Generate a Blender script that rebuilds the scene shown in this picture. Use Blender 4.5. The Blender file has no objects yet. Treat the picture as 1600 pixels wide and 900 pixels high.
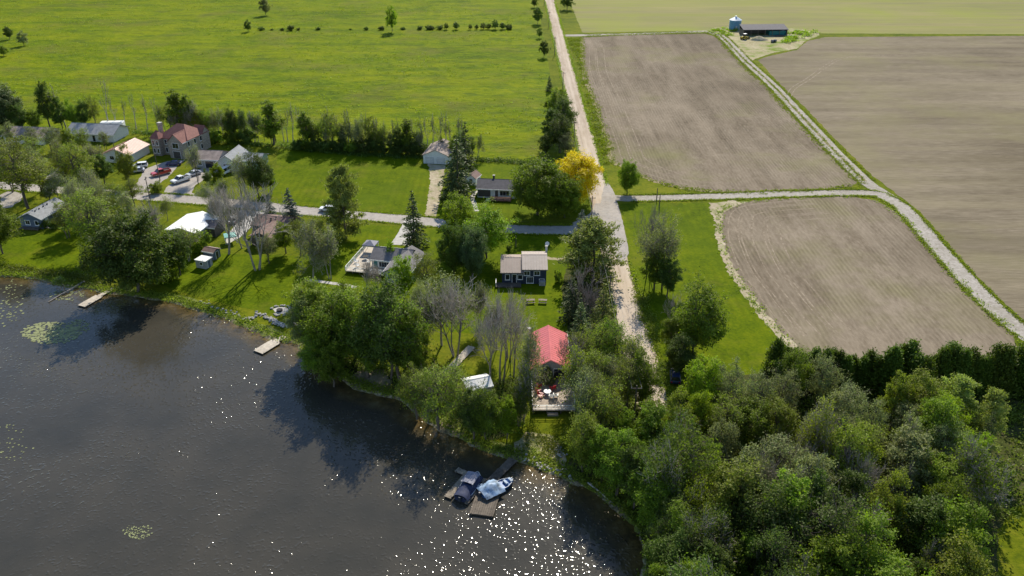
import bpy, bmesh, math, random
import numpy as np
from mathutils import Vector, Matrix

# ------------------------------------------------------------------ camera, sky, sun, exposure
SC = bpy.context.scene
COL = SC.collection
F = 1300.0; HC = 85.0; PIT = math.atan(680.0/1300.0)
cam_d = bpy.data.cameras.new('camera'); cam = bpy.data.objects.new('camera', cam_d); COL.objects.link(cam)
cam_d.sensor_width = 36.0; cam_d.lens = 36.0*F/1600.0; cam_d.clip_end = 20000; cam_d.clip_start = 0.5
cam.location = (0, 0, HC); cam.rotation_euler = (math.pi/2-PIT, 0, 0)
SC.camera = cam

SUN_EL = math.radians(37.0); SUN_AZ = math.radians(9.0)
w = bpy.data.worlds.new('World'); SC.world = w; w.use_nodes = True
nt = w.node_tree; bg = nt.nodes['Background']
sky = nt.nodes.new('ShaderNodeTexSky'); sky.sky_type = 'NISHITA'; sky.sun_disc = False
sky.sun_elevation = SUN_EL; sky.sun_rotation = SUN_AZ; sky.air_density = 1.0; sky.dust_density = 0.1; sky.ozone_density = 2.0
nt.links.new(sky.outputs[0], bg.inputs[0]); bg.inputs[1].default_value = 0.125
sl = bpy.data.lights.new('sun', 'SUN'); so = bpy.data.objects.new('sun', sl); COL.objects.link(so)
sl.energy = 4.9; sl.angle = math.radians(0.53); sl.color = (1.0, 0.92, 0.77)
sv = Vector((math.sin(SUN_AZ)*math.cos(SUN_EL), math.cos(SUN_AZ)*math.cos(SUN_EL), math.sin(SUN_EL)))
so.rotation_euler = (-sv).to_track_quat('-Z', 'Y').to_euler(); so.location = sv*300
SC.view_settings.view_transform = 'Standard'; SC.view_settings.look = 'None'
SC.view_settings.gamma = 1.0; SC.view_settings.use_curve_mapping = False
SC.view_settings.exposure = 0.5
SC.cycles.max_bounces = 7; SC.cycles.diffuse_bounces = 3; SC.cycles.glossy_bounces = 3
SC.cycles.transmission_bounces = 4; SC.cycles.transparent_max_bounces = 6
SC.cycles.sample_clamp_indirect = 4.0
SC.cycles.use_denoising = True

# ------------------------------------------------------------------ pixel <-> world
CP, SP = math.cos(PIT), math.sin(PIT)
def G(px, py, z=0.0):
    u = (px-800)/F; v = (py-450)/F
    t = (z-HC)/(-SP-v*CP)
    return (u*t, (CP-v*SP)*t, z)
def height_at(X, Y, py):
    v = (py-450)/F
    return HC - Y*(SP+v*CP)/(CP-v*SP)
def proj(X, Y, Z):
    d = Y*CP+(HC-Z)*SP; v = ((HC-Z)*CP-Y*SP)/d
    return 800+F*X/d, 450+F*v
def GP(pts, z=0.0): return [G(a, b, z) for a, b in pts]

# ------------------------------------------------------------------ node / material helpers
def nn(nt, t, **k):
    n = nt.nodes.new(t)
    for a, b in k.items():
        if a.startswith('i_'):
            key = a[2:]; key = int(key) if key.isdigit() else key.replace('_', ' ')
            s = n.inputs[key]
            if hasattr(b, 'is_output') : nt.links.new(b, s)
            else: s.default_value = b
        else: setattr(n, a, b)
    return n
def ramp(nt, fac, stops):
    r = nt.nodes.new('ShaderNodeValToRGB'); e = r.color_ramp.elements
    while len(e) < len(stops): e.new(0.5)
    for i, (p, c) in enumerate(stops):
        e[i].position = p; e[i].color = (c[0], c[1], c[2], 1)
    nt.links.new(fac, r.inputs[0]); return r.outputs[0]
def mixc(nt, fac, a, b, bt='MIX'):
    m = nt.nodes.new('ShaderNodeMix'); m.data_type = 'RGBA'; m.blend_type = bt
    for s, v in ((m.inputs[0], fac), (m.inputs[6], a), (m.inputs[7], b)):
        if hasattr(v, 'is_output'): nt.links.new(v, s)
        elif isinstance(v, (int, float)): s.default_value = v
        else: s.default_value = (v[0], v[1], v[2], 1)
    return m.outputs[2]
def math_(nt, op, a, b=0.0, clamp=False):
    m = nt.nodes.new('ShaderNodeMath'); m.operation = op; m.use_clamp = clamp
    for s, v in ((m.inputs[0], a), (m.inputs[1], b)):
        if hasattr(v, 'is_output'): nt.links.new(v, s)
        else: s.default_value = v
    return m.outputs[0]
def newmat(name):
    m = bpy.data.materials.new(name); m.use_nodes = True
    nt = m.node_tree; p = nt.nodes['Principled BSDF']
    return m, nt, p
def noise(nt, scale, detail=4.0, rough=0.55, sx=1, sy=1, sz=1, rot=0.0, coord=None):
    if coord is None: coord = nn(nt, 'ShaderNodeNewGeometry').outputs['Position']
    mp = nn(nt, 'ShaderNodeMapping', i_Vector=coord); mp.inputs['Scale'].default_value = (sx, sy, sz)
    mp.inputs['Rotation'].default_value = (0, 0, rot)
    n = nn(nt, 'ShaderNodeTexNoise', i_Vector=mp.outputs[0], i_Scale=scale, i_Detail=detail, i_Roughness=rough)
    return n.outputs[0]
def bump(nt, p, h, strength=0.5, dist=0.2):
    b = nn(nt, 'ShaderNodeBump', i_Height=h, i_Strength=strength, i_Distance=dist)
    nt.links.new(b.outputs[0], p.inputs['Normal'])
def ground_mat(name, c_dark, c_mid, c_light, patch=None, fine=1.6, big=0.03, sx=1, sy=1, bst=0.5, bd=0.25, rough=0.9, rot=0.0, streak=None, pf=0.5, patch2=None, rows=None):
    m, nt, p = newmat(name)
    a = noise(nt, big, 5, 0.6, rot=rot); b = noise(nt, fine, 5, 0.7, sx, sy, rot=rot); c = noise(nt, big*8, 4, 0.6, sx, sy, rot=rot)
    s = math_(nt, 'ADD', math_(nt, 'MULTIPLY', b, 0.42), math_(nt, 'ADD', math_(nt, 'MULTIPLY', a, 0.28), math_(nt, 'MULTIPLY', c, 0.3)))
    col = ramp(nt, s, [(0.41, c_dark), (0.5, c_mid), (0.59, c_light)])
    if streak:
        st = noise(nt, streak[0], 4, 0.6, streak[1], streak[2], rot=rot)
        f = ramp(nt, st, [(0.42, (0, 0, 0)), (0.62, (1, 1, 1))])
        col = mixc(nt, math_(nt, 'MULTIPLY', f, streak[4]), col, streak[3])
    if patch:
        f = ramp(nt, noise(nt, patch[1], 5, 0.65), [(pf, (0, 0, 0)), (pf+0.16, (1, 1, 1))])
        col = mixc(nt, math_(nt, 'MULTIPLY', f, patch[2]), col, patch[0])
    if patch2:
        f = ramp(nt, noise(nt, patch2[1], 4, 0.6, patch2[3], patch2[4]), [(0.52, (0, 0, 0)), (0.66, (1, 1, 1))])
        col = mixc(nt, math_(nt, 'MULTIPLY', f, patch2[2]), col, patch2[0])
    if rows:    # drilled rows or mowing lines: (x scale, y scale, bands per metre, darkening, distortion)
        mp = nn(nt, 'ShaderNodeMapping', i_Vector=nn(nt, 'ShaderNodeNewGeometry').outputs['Position']); mp.inputs['Scale'].default_value = (rows[0], rows[1], 0); mp.inputs['Rotation'].default_value = (0, 0, rot)
        wv = nn(nt, 'ShaderNodeTexWave', i_Vector=mp.outputs[0], i_Scale=rows[2], i_Distortion=rows[4], i_Detail=2.0, i_Detail_Scale=0.4)
        brk = noise(nt, 0.06, 4, 0.6)
        col = mixc(nt, math_(nt, 'MULTIPLY', math_(nt, 'MULTIPLY', wv.outputs['Fac'], ramp(nt, brk, [(0.4, (0.1,)*3), (0.62, (1,)*3)])), rows[3]), col, (0.0, 0.0, 0.0))
    nt.links.new(col, p.inputs['Base Color']); p.inputs['Roughness'].default_value = rough
    p.inputs['Specular IOR Level'].default_value = 0.03
    bump(nt, p, b, bst, bd)
    return m
def plain(name, c, rough=0.6, var=0.12, scale=2.0, metal=0.0, spec=0.4, bst=0.0, line=None, coat=0.0):
    m, nt, p = newmat(name)
    crd = nn(nt, 'ShaderNodeTexCoord').outputs['Object']
    n = noise(nt, scale, 5, 0.65, coord=crd)
    lo = tuple(x*(1-var*1.6) for x in c); hi = tuple(min(1, x*(1+var)) for x in c)
    col = ramp(nt, n, [(0.3, lo), (0.7, hi)])
    if line:      # (axis scale vector, freq, dark factor)
        mp = nn(nt, 'ShaderNodeMapping', i_Vector=crd); mp.inputs['Scale'].default_value = line[0]
        wv = nn(nt, 'ShaderNodeTexWave', i_Vector=mp.outputs[0], i_Scale=line[1], i_Distortion=0.0)
        wv.wave_profile = 'SAW'; wv.bands_direction = line[3]
        f = ramp(nt, wv.outputs['Fac'], [(0.0, (1, 1, 1)), (0.12, (0, 0, 0))])
        col = mixc(nt, math_(nt, 'MULTIPLY', f, line[2]), col, tuple(x*0.35 for x in c))
        bump(nt, p, wv.outputs['Fac'], 0.4, 0.03)
    elif bst: bump(nt, p, n, bst, 0.05)
    nt.links.new(col, p.inputs['Base Color'])
    p.inputs['Roughness'].default_value = rough; p.inputs['Metallic'].default_value = metal
    p.inputs['Specular IOR Level'].default_value = spec; p.inputs['Coat Weight'].default_value = coat
    return m
def leaf_mat(name, c, trans=0.38, tint=(1.15, 1.25, 0.5), var=0.35, objvar=0.25, yel=None):
    m = bpy.data.materials.new(name); m.use_nodes = True; nt = m.node_tree; nt.nodes.clear()
    out = nt.nodes.new('ShaderNodeOutputMaterial')
    at = nn(nt, 'ShaderNodeAttribute', attribute_name='lv').outputs['Fac']
    ob = nn(nt, 'ShaderNodeObjectInfo').outputs['Random']
    lo = tuple(x*(1-var) for x in c); hi = tuple(x*(1+var) for x in c)
    if yel: hi = yel
    col = ramp(nt, at, [(0.0, lo), (0.55, c), (1.0, hi)])
    hs = nn(nt, 'ShaderNodeHueSaturation', i_Color=col)
    nt.links.new(math_(nt, 'ADD', math_(nt, 'MULTIPLY', ob, objvar*2), 1-objvar), hs.inputs['Value'])
    nt.links.new(math_(nt, 'ADD', math_(nt, 'MULTIPLY', ob, 0.024*(1 if objvar else 0)), 0.488 if objvar else 0.5), hs.inputs['Hue'])
    d = nn(nt, 'ShaderNodeBsdfPrincipled', i_Base_Color=hs.outputs[0], i_Roughness=0.6); d.inputs['Specular IOR Level'].default_value = 0.2
    tc = mixc(nt, 1.0, hs.outputs[0], tint, 'MULTIPLY')
    t = nn(nt, 'ShaderNodeBsdfTranslucent', i_Color=tc)
    mx = nn(nt, 'ShaderNodeMixShader', i_0=trans, i_1=d.outputs[0], i_2=t.outputs[0])
    nt.links.new(mx.outputs[0], out.inputs[0])
    return m

# ------------------------------------------------------------------ materials
M = {}
GD, GM_, GL = (0.062, 0.088, 0.005), (0.105, 0.130, 0.005), (0.155, 0.165, 0.008)
M['grass'] = ground_mat('grass', GD, GM_, GL, ((0.17, 0.16, 0.03), 0.05, 0.35), fine=1.2, big=0.025, bst=0.45, pf=0.56)
M['lawn'] = ground_mat('lawn', (0.055, 0.088, 0.001), (0.090, 0.130, 0.001), (0.128, 0.160, 0.002), ((0.165, 0.155, 0.02), 0.08, 0.45), fine=1.5, big=0.03, bst=0.3, bd=0.1, pf=0.55, patch2=((0.075, 0.115, 0.003), 0.045, 0.6, 1, 1), rows=(1, 0.25, 0.16, 0.14, 1.0))
M['meadow'] = ground_mat('meadow', (0.052, 0.090, 0.002), (0.104, 0.152, 0.001), (0.172, 0.200, 0.002), ((0.125, 0.125, 0.025), 0.03, 0.65), fine=0.5, big=0.014, sx=0.6, bst=0.8, bd=0.7, pf=0.52, streak=(0.09, 0.25, 1.0, (0.200, 0.215, 0.002), 0.45), patch2=((0.060, 0.095, 0.010), 0.16, 0.6, 0.5, 1))
SO = dict(fine=1.4, bst=0.5, bd=0.12)
M['soil_rows'] = ground_mat('soil_rows', (0.125, 0.098, 0.067), (0.182, 0.147, 0.106), (0.250, 0.205, 0.150), ((0.185, 0.180, 0.070), 0.022, 0.55), big=0.018, sx=1.0, sy=0.3, streak=(0.3, 1.0, 0.05, (0.275, 0.222, 0.162), 0.4), patch2=((0.110, 0.088, 0.060), 0.014, 0.5, 1, 0.5), rows=(1, 0.0, 0.32, 0.22, 1.5), **SO)
M['soil_curve'] = ground_mat('soil_curve', (0.140, 0.110, 0.076), (0.196, 0.158, 0.114), (0.262, 0.214, 0.157), ((0.205, 0.190, 0.085), 0.03, 0.5), big=0.022, sx=1.0, sy=0.3, rot=0.12, streak=(0.3, 1.0, 0.06, (0.285, 0.235, 0.175), 0.4), patch2=((0.135, 0.108, 0.072), 0.018, 0.5, 1, 0.5), rows=(1, 0.0, 0.30, 0.25, 2.5), **SO)
M['soil_cross'] = ground_mat('soil_cross', (0.122, 0.097, 0.065), (0.176, 0.145, 0.101), (0.240, 0.198, 0.140), ((0.215, 0.195, 0.095), 0.016, 0.55), big=0.014, sx=0.15, sy=1.0, streak=(0.12, 0.06, 1.0, (0.235, 0.200, 0.120), 0.35), patch2=((0.115, 0.095, 0.065), 0.03, 0.45, 0.25, 1), rows=(0.0, 1, 0.16, 0.22, 2.0), **SO)
M['soil_light'] = ground_mat('soil_light', (0.165, 0.133, 0.094), (0.235, 0.19, 0.138), (0.295, 0.242, 0.178), None, fine=0.8, big=0.05, bst=0.3, bd=0.05)
M['crop'] = ground_mat('crop', (0.185, 0.172, 0.080), (0.228, 0.208, 0.090), (0.27, 0.235, 0.105), ((0.23, 0.26, 0.04), 0.012, 0.6), fine=0.5, big=0.01, sx=0.07, sy=1.0, streak=(0.12, 0.03, 1.0, (0.215, 0.235, 0.05), 0.6), bst=0.3, bd=0.1)
M['gravel'] = ground_mat('gravel', (0.32, 0.25, 0.185), (0.39, 0.315, 0.24), (0.45, 0.37, 0.295), None, fine=1.4, big=0.08, sx=1.0, sy=0.18, bst=0.3, bd=0.05, streak=(0.55, 1.0, 0.02, (0.56, 0.475, 0.38), 0.7), patch2=((0.33, 0.255, 0.18), 0.25, 0.5, 1, 0.12))
M['paved'] = ground_mat('paved', (0.29, 0.26, 0.23), (0.355, 0.32, 0.285), (0.41, 0.37, 0.33), ((0.30, 0.29, 0.275), 0.3, 0.5), fine=2.0, big=0.1, bst=0.15, bd=0.03)
M['paved_side'] = ground_mat('paved_side', (0.29, 0.262, 0.235), (0.355, 0.322, 0.29), (0.41, 0.375, 0.335), ((0.36, 0.33, 0.30), 0.3, 0.4), fine=2.0, big=0.1, bst=0.15, bd=0.03)
M['track'] = ground_mat('track', (0.27, 0.24, 0.20), (0.335, 0.305, 0.265), (0.40, 0.365, 0.325), ((0.24, 0.215, 0.16), 0.25, 0.5), fine=1.6, big=0.1, bst=0.3, bd=0.05, pf=0.53)
M['dirt'] = ground_mat('dirt', (0.28, 0.23, 0.155), (0.38, 0.32, 0.22), (0.50, 0.43, 0.32), ((0.14, 0.17, 0.03), 0.4, 0.8), fine=1.2, big=0.1, bst=0.3, bd=0.06, pf=0.5)
M['margin'] = ground_mat('margin', (0.20, 0.175, 0.085), (0.27, 0.22, 0.135), (0.33, 0.27, 0.18), ((0.15, 0.19, 0.02), 0.3, 0.85), fine=1.0, big=0.1, bst=0.3, bd=0.06, pf=0.48)
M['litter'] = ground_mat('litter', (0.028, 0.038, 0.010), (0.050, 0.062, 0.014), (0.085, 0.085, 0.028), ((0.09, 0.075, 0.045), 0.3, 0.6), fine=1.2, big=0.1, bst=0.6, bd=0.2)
M['yard'] = ground_mat('yard', (0.26, 0.23, 0.12), (0.36, 0.31, 0.19), (0.46, 0.40, 0.28), ((0.13, 0.19, 0.015), 0.12, 0.95), fine=1.0, big=0.06, bst=0.3, bd=0.08, pf=0.47)
def shore_mat():
    m, nt, p = newmat('shore')
    at = nn(nt, 'ShaderNodeAttribute', attribute_name='sh').outputs['Fac']
    n1 = noise(nt, 0.22, 5, 0.7); n2 = noise(nt, 1.6, 5, 0.7)
    sand = ramp(nt, n2, [(0.36, (0.07, 0.058, 0.035)), (0.5, (0.19, 0.155, 0.09)), (0.66, (0.42, 0.36, 0.23))])
    gr = ramp(nt, n2, [(0.35, (0.07, 0.095, 0.012)), (0.6, (0.15, 0.17, 0.012))])
    f = math_(nt, 'ADD', at, math_(nt, 'MULTIPLY', math_(nt, 'SUBTRACT', n1, 0.5), 4.5))
    f = ramp(nt, f, [(0.62, (0, 0, 0)), (0.85, (1, 1, 1))])
    nt.links.new(mixc(nt, f, gr, sand), p.inputs['Base Color']); p.inputs['Roughness'].default_value = 0.9
    bump(nt, p, n2, 0.5, 0.12); return m
M['shore'] = shore_mat()
def water_mat():
    m, nt, p = newmat('water')
    at = nn(nt, 'ShaderNodeAttribute', attribute_name='sh').outputs['Fac']
    n0 = noise(nt, 0.05, 5, 0.6); n1 = noise(nt, 0.35, 5, 0.65)
    deep = ramp(nt, n0, [(0.3, (0.036, 0.034, 0.026)), (0.7, (0.064, 0.056, 0.041))])
    shal = ramp(nt, n1, [(0.35, (0.05, 0.036, 0.012)), (0.55, (0.13, 0.085, 0.022)), (0.7, (0.20, 0.16, 0.07))])
    f = math_(nt, 'ADD', at, math_(nt, 'MULTIPLY', math_(nt, 'SUBTRACT', n0, 0.5), 0.9), True)
    f = math_(nt, 'MULTIPLY', f, ramp(nt, at, [(0.02, (0, 0, 0)), (0.25, (1, 1, 1))]))
    nt.links.new(mixc(nt, f, deep, shal), p.inputs['Base Color'])
    p.inputs['Roughness'].default_value = 0.075; p.inputs['IOR'].default_value = 1.333
    a = noise(nt, 0.7, 1, 0.5, 1.0, 0.8); b = noise(nt, 4.0, 1, 0.5); c = noise(nt, 2.2, 0, 0.5)
    pk = ramp(nt, c, [(0.58, (0, 0, 0)), (0.84, (1, 1, 1))])
    calm = ramp(nt, noise(nt, 0.05, 3, 0.5), [(0.38, (0.25,)*3), (0.62, (1,)*3)])
    h = math_(nt, 'ADD', math_(nt, 'ADD', math_(nt, 'MULTIPLY', a, 0.02), math_(nt, 'MULTIPLY', b, 0.006)), math_(nt, 'MULTIPLY', math_(nt, 'MULTIPLY', pk, calm), 0.062))
    bump(nt, p, h, 1.0, 1.0)
    return m
M['water'] = water_mat()
M['bark'] = plain('bark', (0.13, 0.105, 0.082), 0.9, 0.3, 1.5, bst=0.6)
M['bark_grey'] = plain('bark_grey', (0.30, 0.265, 0.23), 0.9, 0.25, 1.5, bst=0.5)
M['bark_pale'] = plain('bark_pale', (0.40, 0.37, 0.33), 0.9, 0.2, 1.5, bst=0.4)
M['twig'] = plain('twig', (0.36, 0.32, 0.28), 0.9, 0.2, 1.0)
M['twig_dark'] = plain('twig_dark', (0.24, 0.205, 0.19), 0.9, 0.2, 1.0)
M['l_bright'] = leaf_mat('l_bright', (0.225, 0.305, 0.014), 0.5)
M['l_mid'] = leaf_mat('l_mid', (0.168, 0.238, 0.02), 0.5)
M['l_dark'] = leaf_mat('l_dark', (0.095, 0.14, 0.022), 0.42)
M['l_grey'] = leaf_mat('l_grey', (0.235, 0.27, 0.098), 0.42, (1.1, 1.15, 0.7))
M['l_olive'] = leaf_mat('l_olive', (0.215, 0.262, 0.03), 0.46)
M['l_gold'] = leaf_mat('l_gold', (0.74, 0.60, 0.008), 0.45, (1.0, 1.0, 0.4), yel=(0.92, 0.76, 0.01), objvar=0.0)
M['l_white'] = leaf_mat('l_white', (0.30, 0.32, 0.20), 0.3, (1, 1, 0.8))
M['n_dark'] = leaf_mat('n_dark', (0.11, 0.15, 0.052), 0.28)
M['n_blue'] = leaf_mat('n_blue', (0.1, 0.145, 0.115), 0.2, (1, 1, 1))
M['n_pine'] = leaf_mat('n_pine', (0.26, 0.3, 0.075), 0.38)
M['n_cedar'] = leaf_mat('n_cedar', (0.1, 0.145, 0.016), 0.34)
M['brush'] = leaf_mat('brush', (0.14, 0.18, 0.02), 0.4)
M['pads'] = leaf_mat('pads', (0.24, 0.26, 0.12), 0.15, (1, 1, 0.6), objvar=0.0)
M['white'] = plain('white_paint', (0.76, 0.76, 0.74), 0.5, 0.06)
M['white_siding'] = plain('white_siding', (0.70, 0.70, 0.68), 0.6, 0.06, line=((1, 1, 1), 0.9, 0.35, 'Z'))
M['white_roof'] = plain('white_metal_roof', (0.84, 0.83, 0.80), 0.4, 0.04, 0.5)
M['navy'] = plain('navy_siding', (0.028, 0.042, 0.075), 0.6, 0.15, line=((1, 1, 1), 0.9, 0.4, 'Z'))
M['tan_roof'] = plain('tan_metal_roof', (0.25, 0.185, 0.155), 0.6, 0.10, 0.7)
M['tan_rib'] = plain('tan_rib', (0.31, 0.25, 0.21), 0.6, 0.08)
M['tan_roof2'] = plain('tan_metal_roof2', (0.31, 0.255, 0.225), 0.6, 0.12, 0.7)
M['red_roof'] = plain('red_metal_roof', (0.70, 0.19, 0.185), 0.32, 0.08, 0.5)
M['grey_roof'] = plain('grey_shingle', (0.175, 0.165, 0.17), 0.85, 0.18, 1.2, bst=0.4)
M['dark_roof'] = plain('dark_shingle', (0.085, 0.080, 0.092), 0.85, 0.2, 1.2, bst=0.4)
M['slate_roof'] = plain('slate_shingle', (0.26, 0.27, 0.28), 0.85, 0.14, 1.2, bst=0.4)
M['brown_roof'] = plain('brown_shingle', (0.20, 0.125, 0.105), 0.85, 0.16, 1.2, bst=0.4)
M['rust_roof'] = plain('red_brown_shingle', (0.25, 0.105, 0.085), 0.85, 0.16, 1.2, bst=0.4)
M['pink_roof'] = plain('pink_metal_roof', (0.60, 0.33, 0.26), 0.5, 0.1, 0.6)
M['patch_roof'] = plain('weathered_roof', (0.28, 0.22, 0.19), 0.85, 0.35, 0.5, bst=0.4)
M['stone_wall'] = plain('stone_wall', (0.36, 0.31, 0.255), 0.85, 0.3, 2.5, bst=0.5)
M['blue_siding'] = plain('blue_grey_siding', (0.10, 0.135, 0.20), 0.6, 0.1, line=((1, 1, 1), 0.9, 0.35, 'Z'))
M['grey_siding'] = plain('grey_siding', (0.36, 0.36, 0.36), 0.6, 0.1, line=((1, 1, 1), 0.9, 0.35, 'Z'))
M['green_siding'] = plain('pale_green_siding', (0.36, 0.45, 0.41), 0.6, 0.1, line=((1, 1, 1), 0.9, 0.35, 'Z'))
M['dark_siding'] = plain('dark_siding', (0.085, 0.075, 0.065), 0.7, 0.15, line=((1, 1, 1), 0.9, 0.35, 'Z'))
M['teal'] = plain('teal_paint', (0.02, 0.16, 0.16), 0.5, 0.1)
M['turq'] = plain('turquoise_cloth', (0.22, 0.48, 0.42), 0.7, 0.15)
M['glass'] = plain('glass', (0.02, 0.025, 0.03), 0.08, 0.1, spec=0.8)
M['deck'] = plain('deck_wood', (0.34, 0.275, 0.215), 0.8, 0.25, 1.5, line=((1, 1, 1), 2.2, 0.5, 'X'))
M['deck_pale'] = plain('pale_deck_wood', (0.50, 0.44, 0.36), 0.8, 0.18, 1.2, line=((1, 1, 1), 1.6, 0.5, 'Y'))
M['deck_red'] = plain('red_brown_deck', (0.27, 0.135, 0.095), 0.8, 0.2, 1.2, line=((1, 1, 1), 2.0, 0.4, 'X'))
M['dock'] = plain('dock_wood', (0.27, 0.225, 0.17), 0.85, 0.35, 1.2, line=((1, 1, 1), 1.8, 0.55, 'Y'))
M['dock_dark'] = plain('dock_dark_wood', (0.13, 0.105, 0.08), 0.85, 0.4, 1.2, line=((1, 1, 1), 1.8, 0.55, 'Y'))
M['pole_wood'] = plain('pole_wood', (0.13, 0.105, 0.085), 0.9, 0.25, 2)
M['wire'] = plain('wire', (0.30, 0.28, 0.24), 0.5, 0.05)
M['metal'] = plain('galvanised', (0.38, 0.42, 0.46), 0.4, 0.12, 0.8, metal=0.4)
M['bin_wall'] = plain('shade_blue_bin_wall', (0.11, 0.26, 0.40), 0.45, 0.12, 0.6, metal=0.2, line=((1, 1, 1), 1.2, 0.25, 'Z'))  # galvanised wall; the blue of its skylit shade is put into the colour
M['bin_roof'] = plain('bin_roof', (0.55, 0.60, 0.64), 0.4, 0.08, 0.6, metal=0.3)
M['concrete'] = plain('concrete', (0.42, 0.40, 0.37), 0.85, 0.15, 0.8, bst=0.2)
M['stone'] = plain('stone', (0.42, 0.40, 0.37), 0.9, 0.4, 1.2, bst=0.4)
M['red_plastic'] = plain('red_plastic', (0.50, 0.022, 0.03), 0.4, 0.08)
M['rubber'] = plain('rubber', (0.018, 0.018, 0.018), 0.8, 0.1)
M['rim'] = plain('rim', (0.45, 0.45, 0.47), 0.3, 0.05, metal=0.8)
M['lamp'] = plain('lamp_glass', (0.75, 0.72, 0.65), 0.15, 0.03, spec=0.7)
M['tail'] = plain('tail_glass', (0.45, 0.02, 0.015), 0.2, 0.03, spec=0.7)
for n_, c_ in (('car_white', (0.80, 0.80, 0.79)), ('car_silver', (0.50, 0.51, 0.53)), ('car_red', (0.46, 0.035, 0.03)), ('car_navy', (0.03, 0.05, 0.14)), ('car_dark', (0.04, 0.045, 0.055)), ('car_yellow', (0.62, 0.42, 0.03))):
    M[n_] = plain(n_, c_, 0.28, 0.03, 1, coat=0.4)
M['navy_cover'] = plain('navy_canvas', (0.025, 0.035, 0.085), 0.75, 0.25, 2.5, bst=0.5)
M['grey_cover'] = plain('grey_canvas', (0.24, 0.24, 0.29), 0.75, 0.12, 1.5, bst=0.3)
M['blue_tarp'] = plain('blue_tarp', (0.22, 0.32, 0.46), 0.55, 0.5, 1.1, bst=0.6)
M['blue_hull'] = plain('blue_hull', (0.02, 0.12, 0.36), 0.3, 0.25, 2.0, coat=0.4)
M['black'] = plain('black_stain', (0.02, 0.02, 0.022), 0.8, 0.2)

# ------------------------------------------------------------------ mesh helpers
def mesh(name, verts, faces, mat, parent=None, smooth=False, mats=None):
    me = bpy.data.meshes.new(name); me.from_pydata([tuple(v) for v in verts], [], [tuple(f) for f in faces])
    if mats: 
        for x in mats: me.materials.append(x)
    else: me.materials.append(mat)
    if smooth: me.polygons.foreach_set('use_smooth', [True]*len(me.polygons))
    me.update(); o = bpy.data.objects.new(name, me); COL.objects.link(o)
    if parent: o.parent = parent
    return o
def from_bm(name, bm, mat, parent=None, bevel=0.0, smooth=False):
    if bevel:
        bmesh.ops.bevel(bm, geom=[e for e in bm.edges], offset=bevel, segments=1, affect='EDGES', profile=0.5)
    bmesh.ops.recalc_face_normals(bm, faces=bm.faces)
    me = bpy.data.meshes.new(name); bm.to_mesh(me); bm.free(); me.materials.append(mat)
    if smooth: me.polygons.foreach_set('use_smooth', [True]*len(me.polygons))
    o = bpy.data.objects.new(name, me); COL.objects.link(o)
    if parent: o.parent = parent
    return o
def bm_box(bm, x0, x1, y0, y1, z0, z1, mtx=None):
    vs = [bm.verts.new((x, y, z)) for z in (z0, z1) for x, y in ((x0, y0), (x1, y0), (x1, y1), (x0, y1))]
    if mtx:
        for v in vs: v.co = mtx @ v.co
    for f in ((3, 2, 1, 0), (4, 5, 6, 7), (0, 1, 5, 4), (1, 2, 6, 5), (2, 3, 7, 6), (3, 0, 4, 7)): bm.faces.new([vs[i] for i in f])
    return vs
def bm_prism(bm, prof, a0, a1, axis='y'):
    # prof: list of (u,z); extruded along axis from a0 to a1
    def P(u, z, a): return (u, a, z) if axis == 'y' else (a, u, z)
    A = [bm.verts.new(P(u, z, a0)) for u, z in prof]; B = [bm.verts.new(P(u, z, a1)) for u, z in prof]
    n = len(prof); bm.faces.new(A); bm.faces.new(B[::-1])
    for i in range(n): bm.faces.new([A[i], B[i], B[(i+1) % n], A[(i+1) % n]])
def bm_cyl(bm, p0, p1, r0, r1, n=10, caps=True):
    p0 = Vector(p0); p1 = Vector(p1); d = (p1-p0).normalized()
    a = d.cross(Vector((0, 0, 1)) if abs(d.z) < 0.9 else Vector((1, 0, 0))).normalized(); b = d.cross(a)
    A, B = [], []
    for i in range(n):
        t = 2*math.pi*i/n; c = a*math.cos(t)+b*math.sin(t)
        A.append(bm.verts.new(p0+c*r0)); B.append(bm.verts.new(p1+c*max(r1, 1e-4)))
    for i in range(n): bm.faces.new([A[i], A[(i+1) % n], B[(i+1) % n], B[i]])
    if caps: bm.faces.new(A[::-1]); bm.faces.new(B)

# ------------------------------------------------------------------ things, labels
THINGS = {}     # base label -> list of objects
SPOT = {}
ORD = ['', 'first', 'second', 'third', 'fourth', 'fifth', 'sixth', 'seventh', 'eighth', 'ninth', 'tenth', 'eleventh', 'twelfth', 'thirteenth', 'fourteenth', 'fifteenth', 'sixteenth', 'seventeenth', 'eighteenth', 'nineteenth', 'twentieth']
def tag(o, label, cat, group=None):
    o['category'] = cat; o['label'] = label
    if group: o['group'] = group
    THINGS.setdefault(label, []).append(o)
    return o
def thing(name, label, cat, loc=(0, 0, 0), rz=0.0, group=None):
    o = bpy.data.objects.new(name, None); COL.objects.link(o); o.location = loc; o.rotation_euler = (0, 0, rz)
    o.empty_display_size = 0.5
    return tag(o, label, cat, group)
def struct(o): o['kind'] = 'structure'; return o
def stuff(o, label, cat=None):
    o['kind'] = 'stuff'; o['label'] = label
    if cat: o['category'] = cat
    return o
def finish_labels():
    for base, obs in THINGS.items():
        if len(obs) < 2: continue
        xs = sorted(obs, key=lambda o: proj(*o.location)[0])
        n = len(xs)
        for i, o in enumerate(xs):
            if i == 0: s = 'leftmost'
            elif i == n-1: s = 'rightmost'
            elif i < len(ORD)-1: s = ORD[i+1]+' from left'
            elif n-i < len(ORD): s = ORD[n-i]+' from right'
            else: s = 'number %d counted from left' % (i+1)
            o['label'] = base+', '+s
            o['group'] = o.get('group') or base

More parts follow.
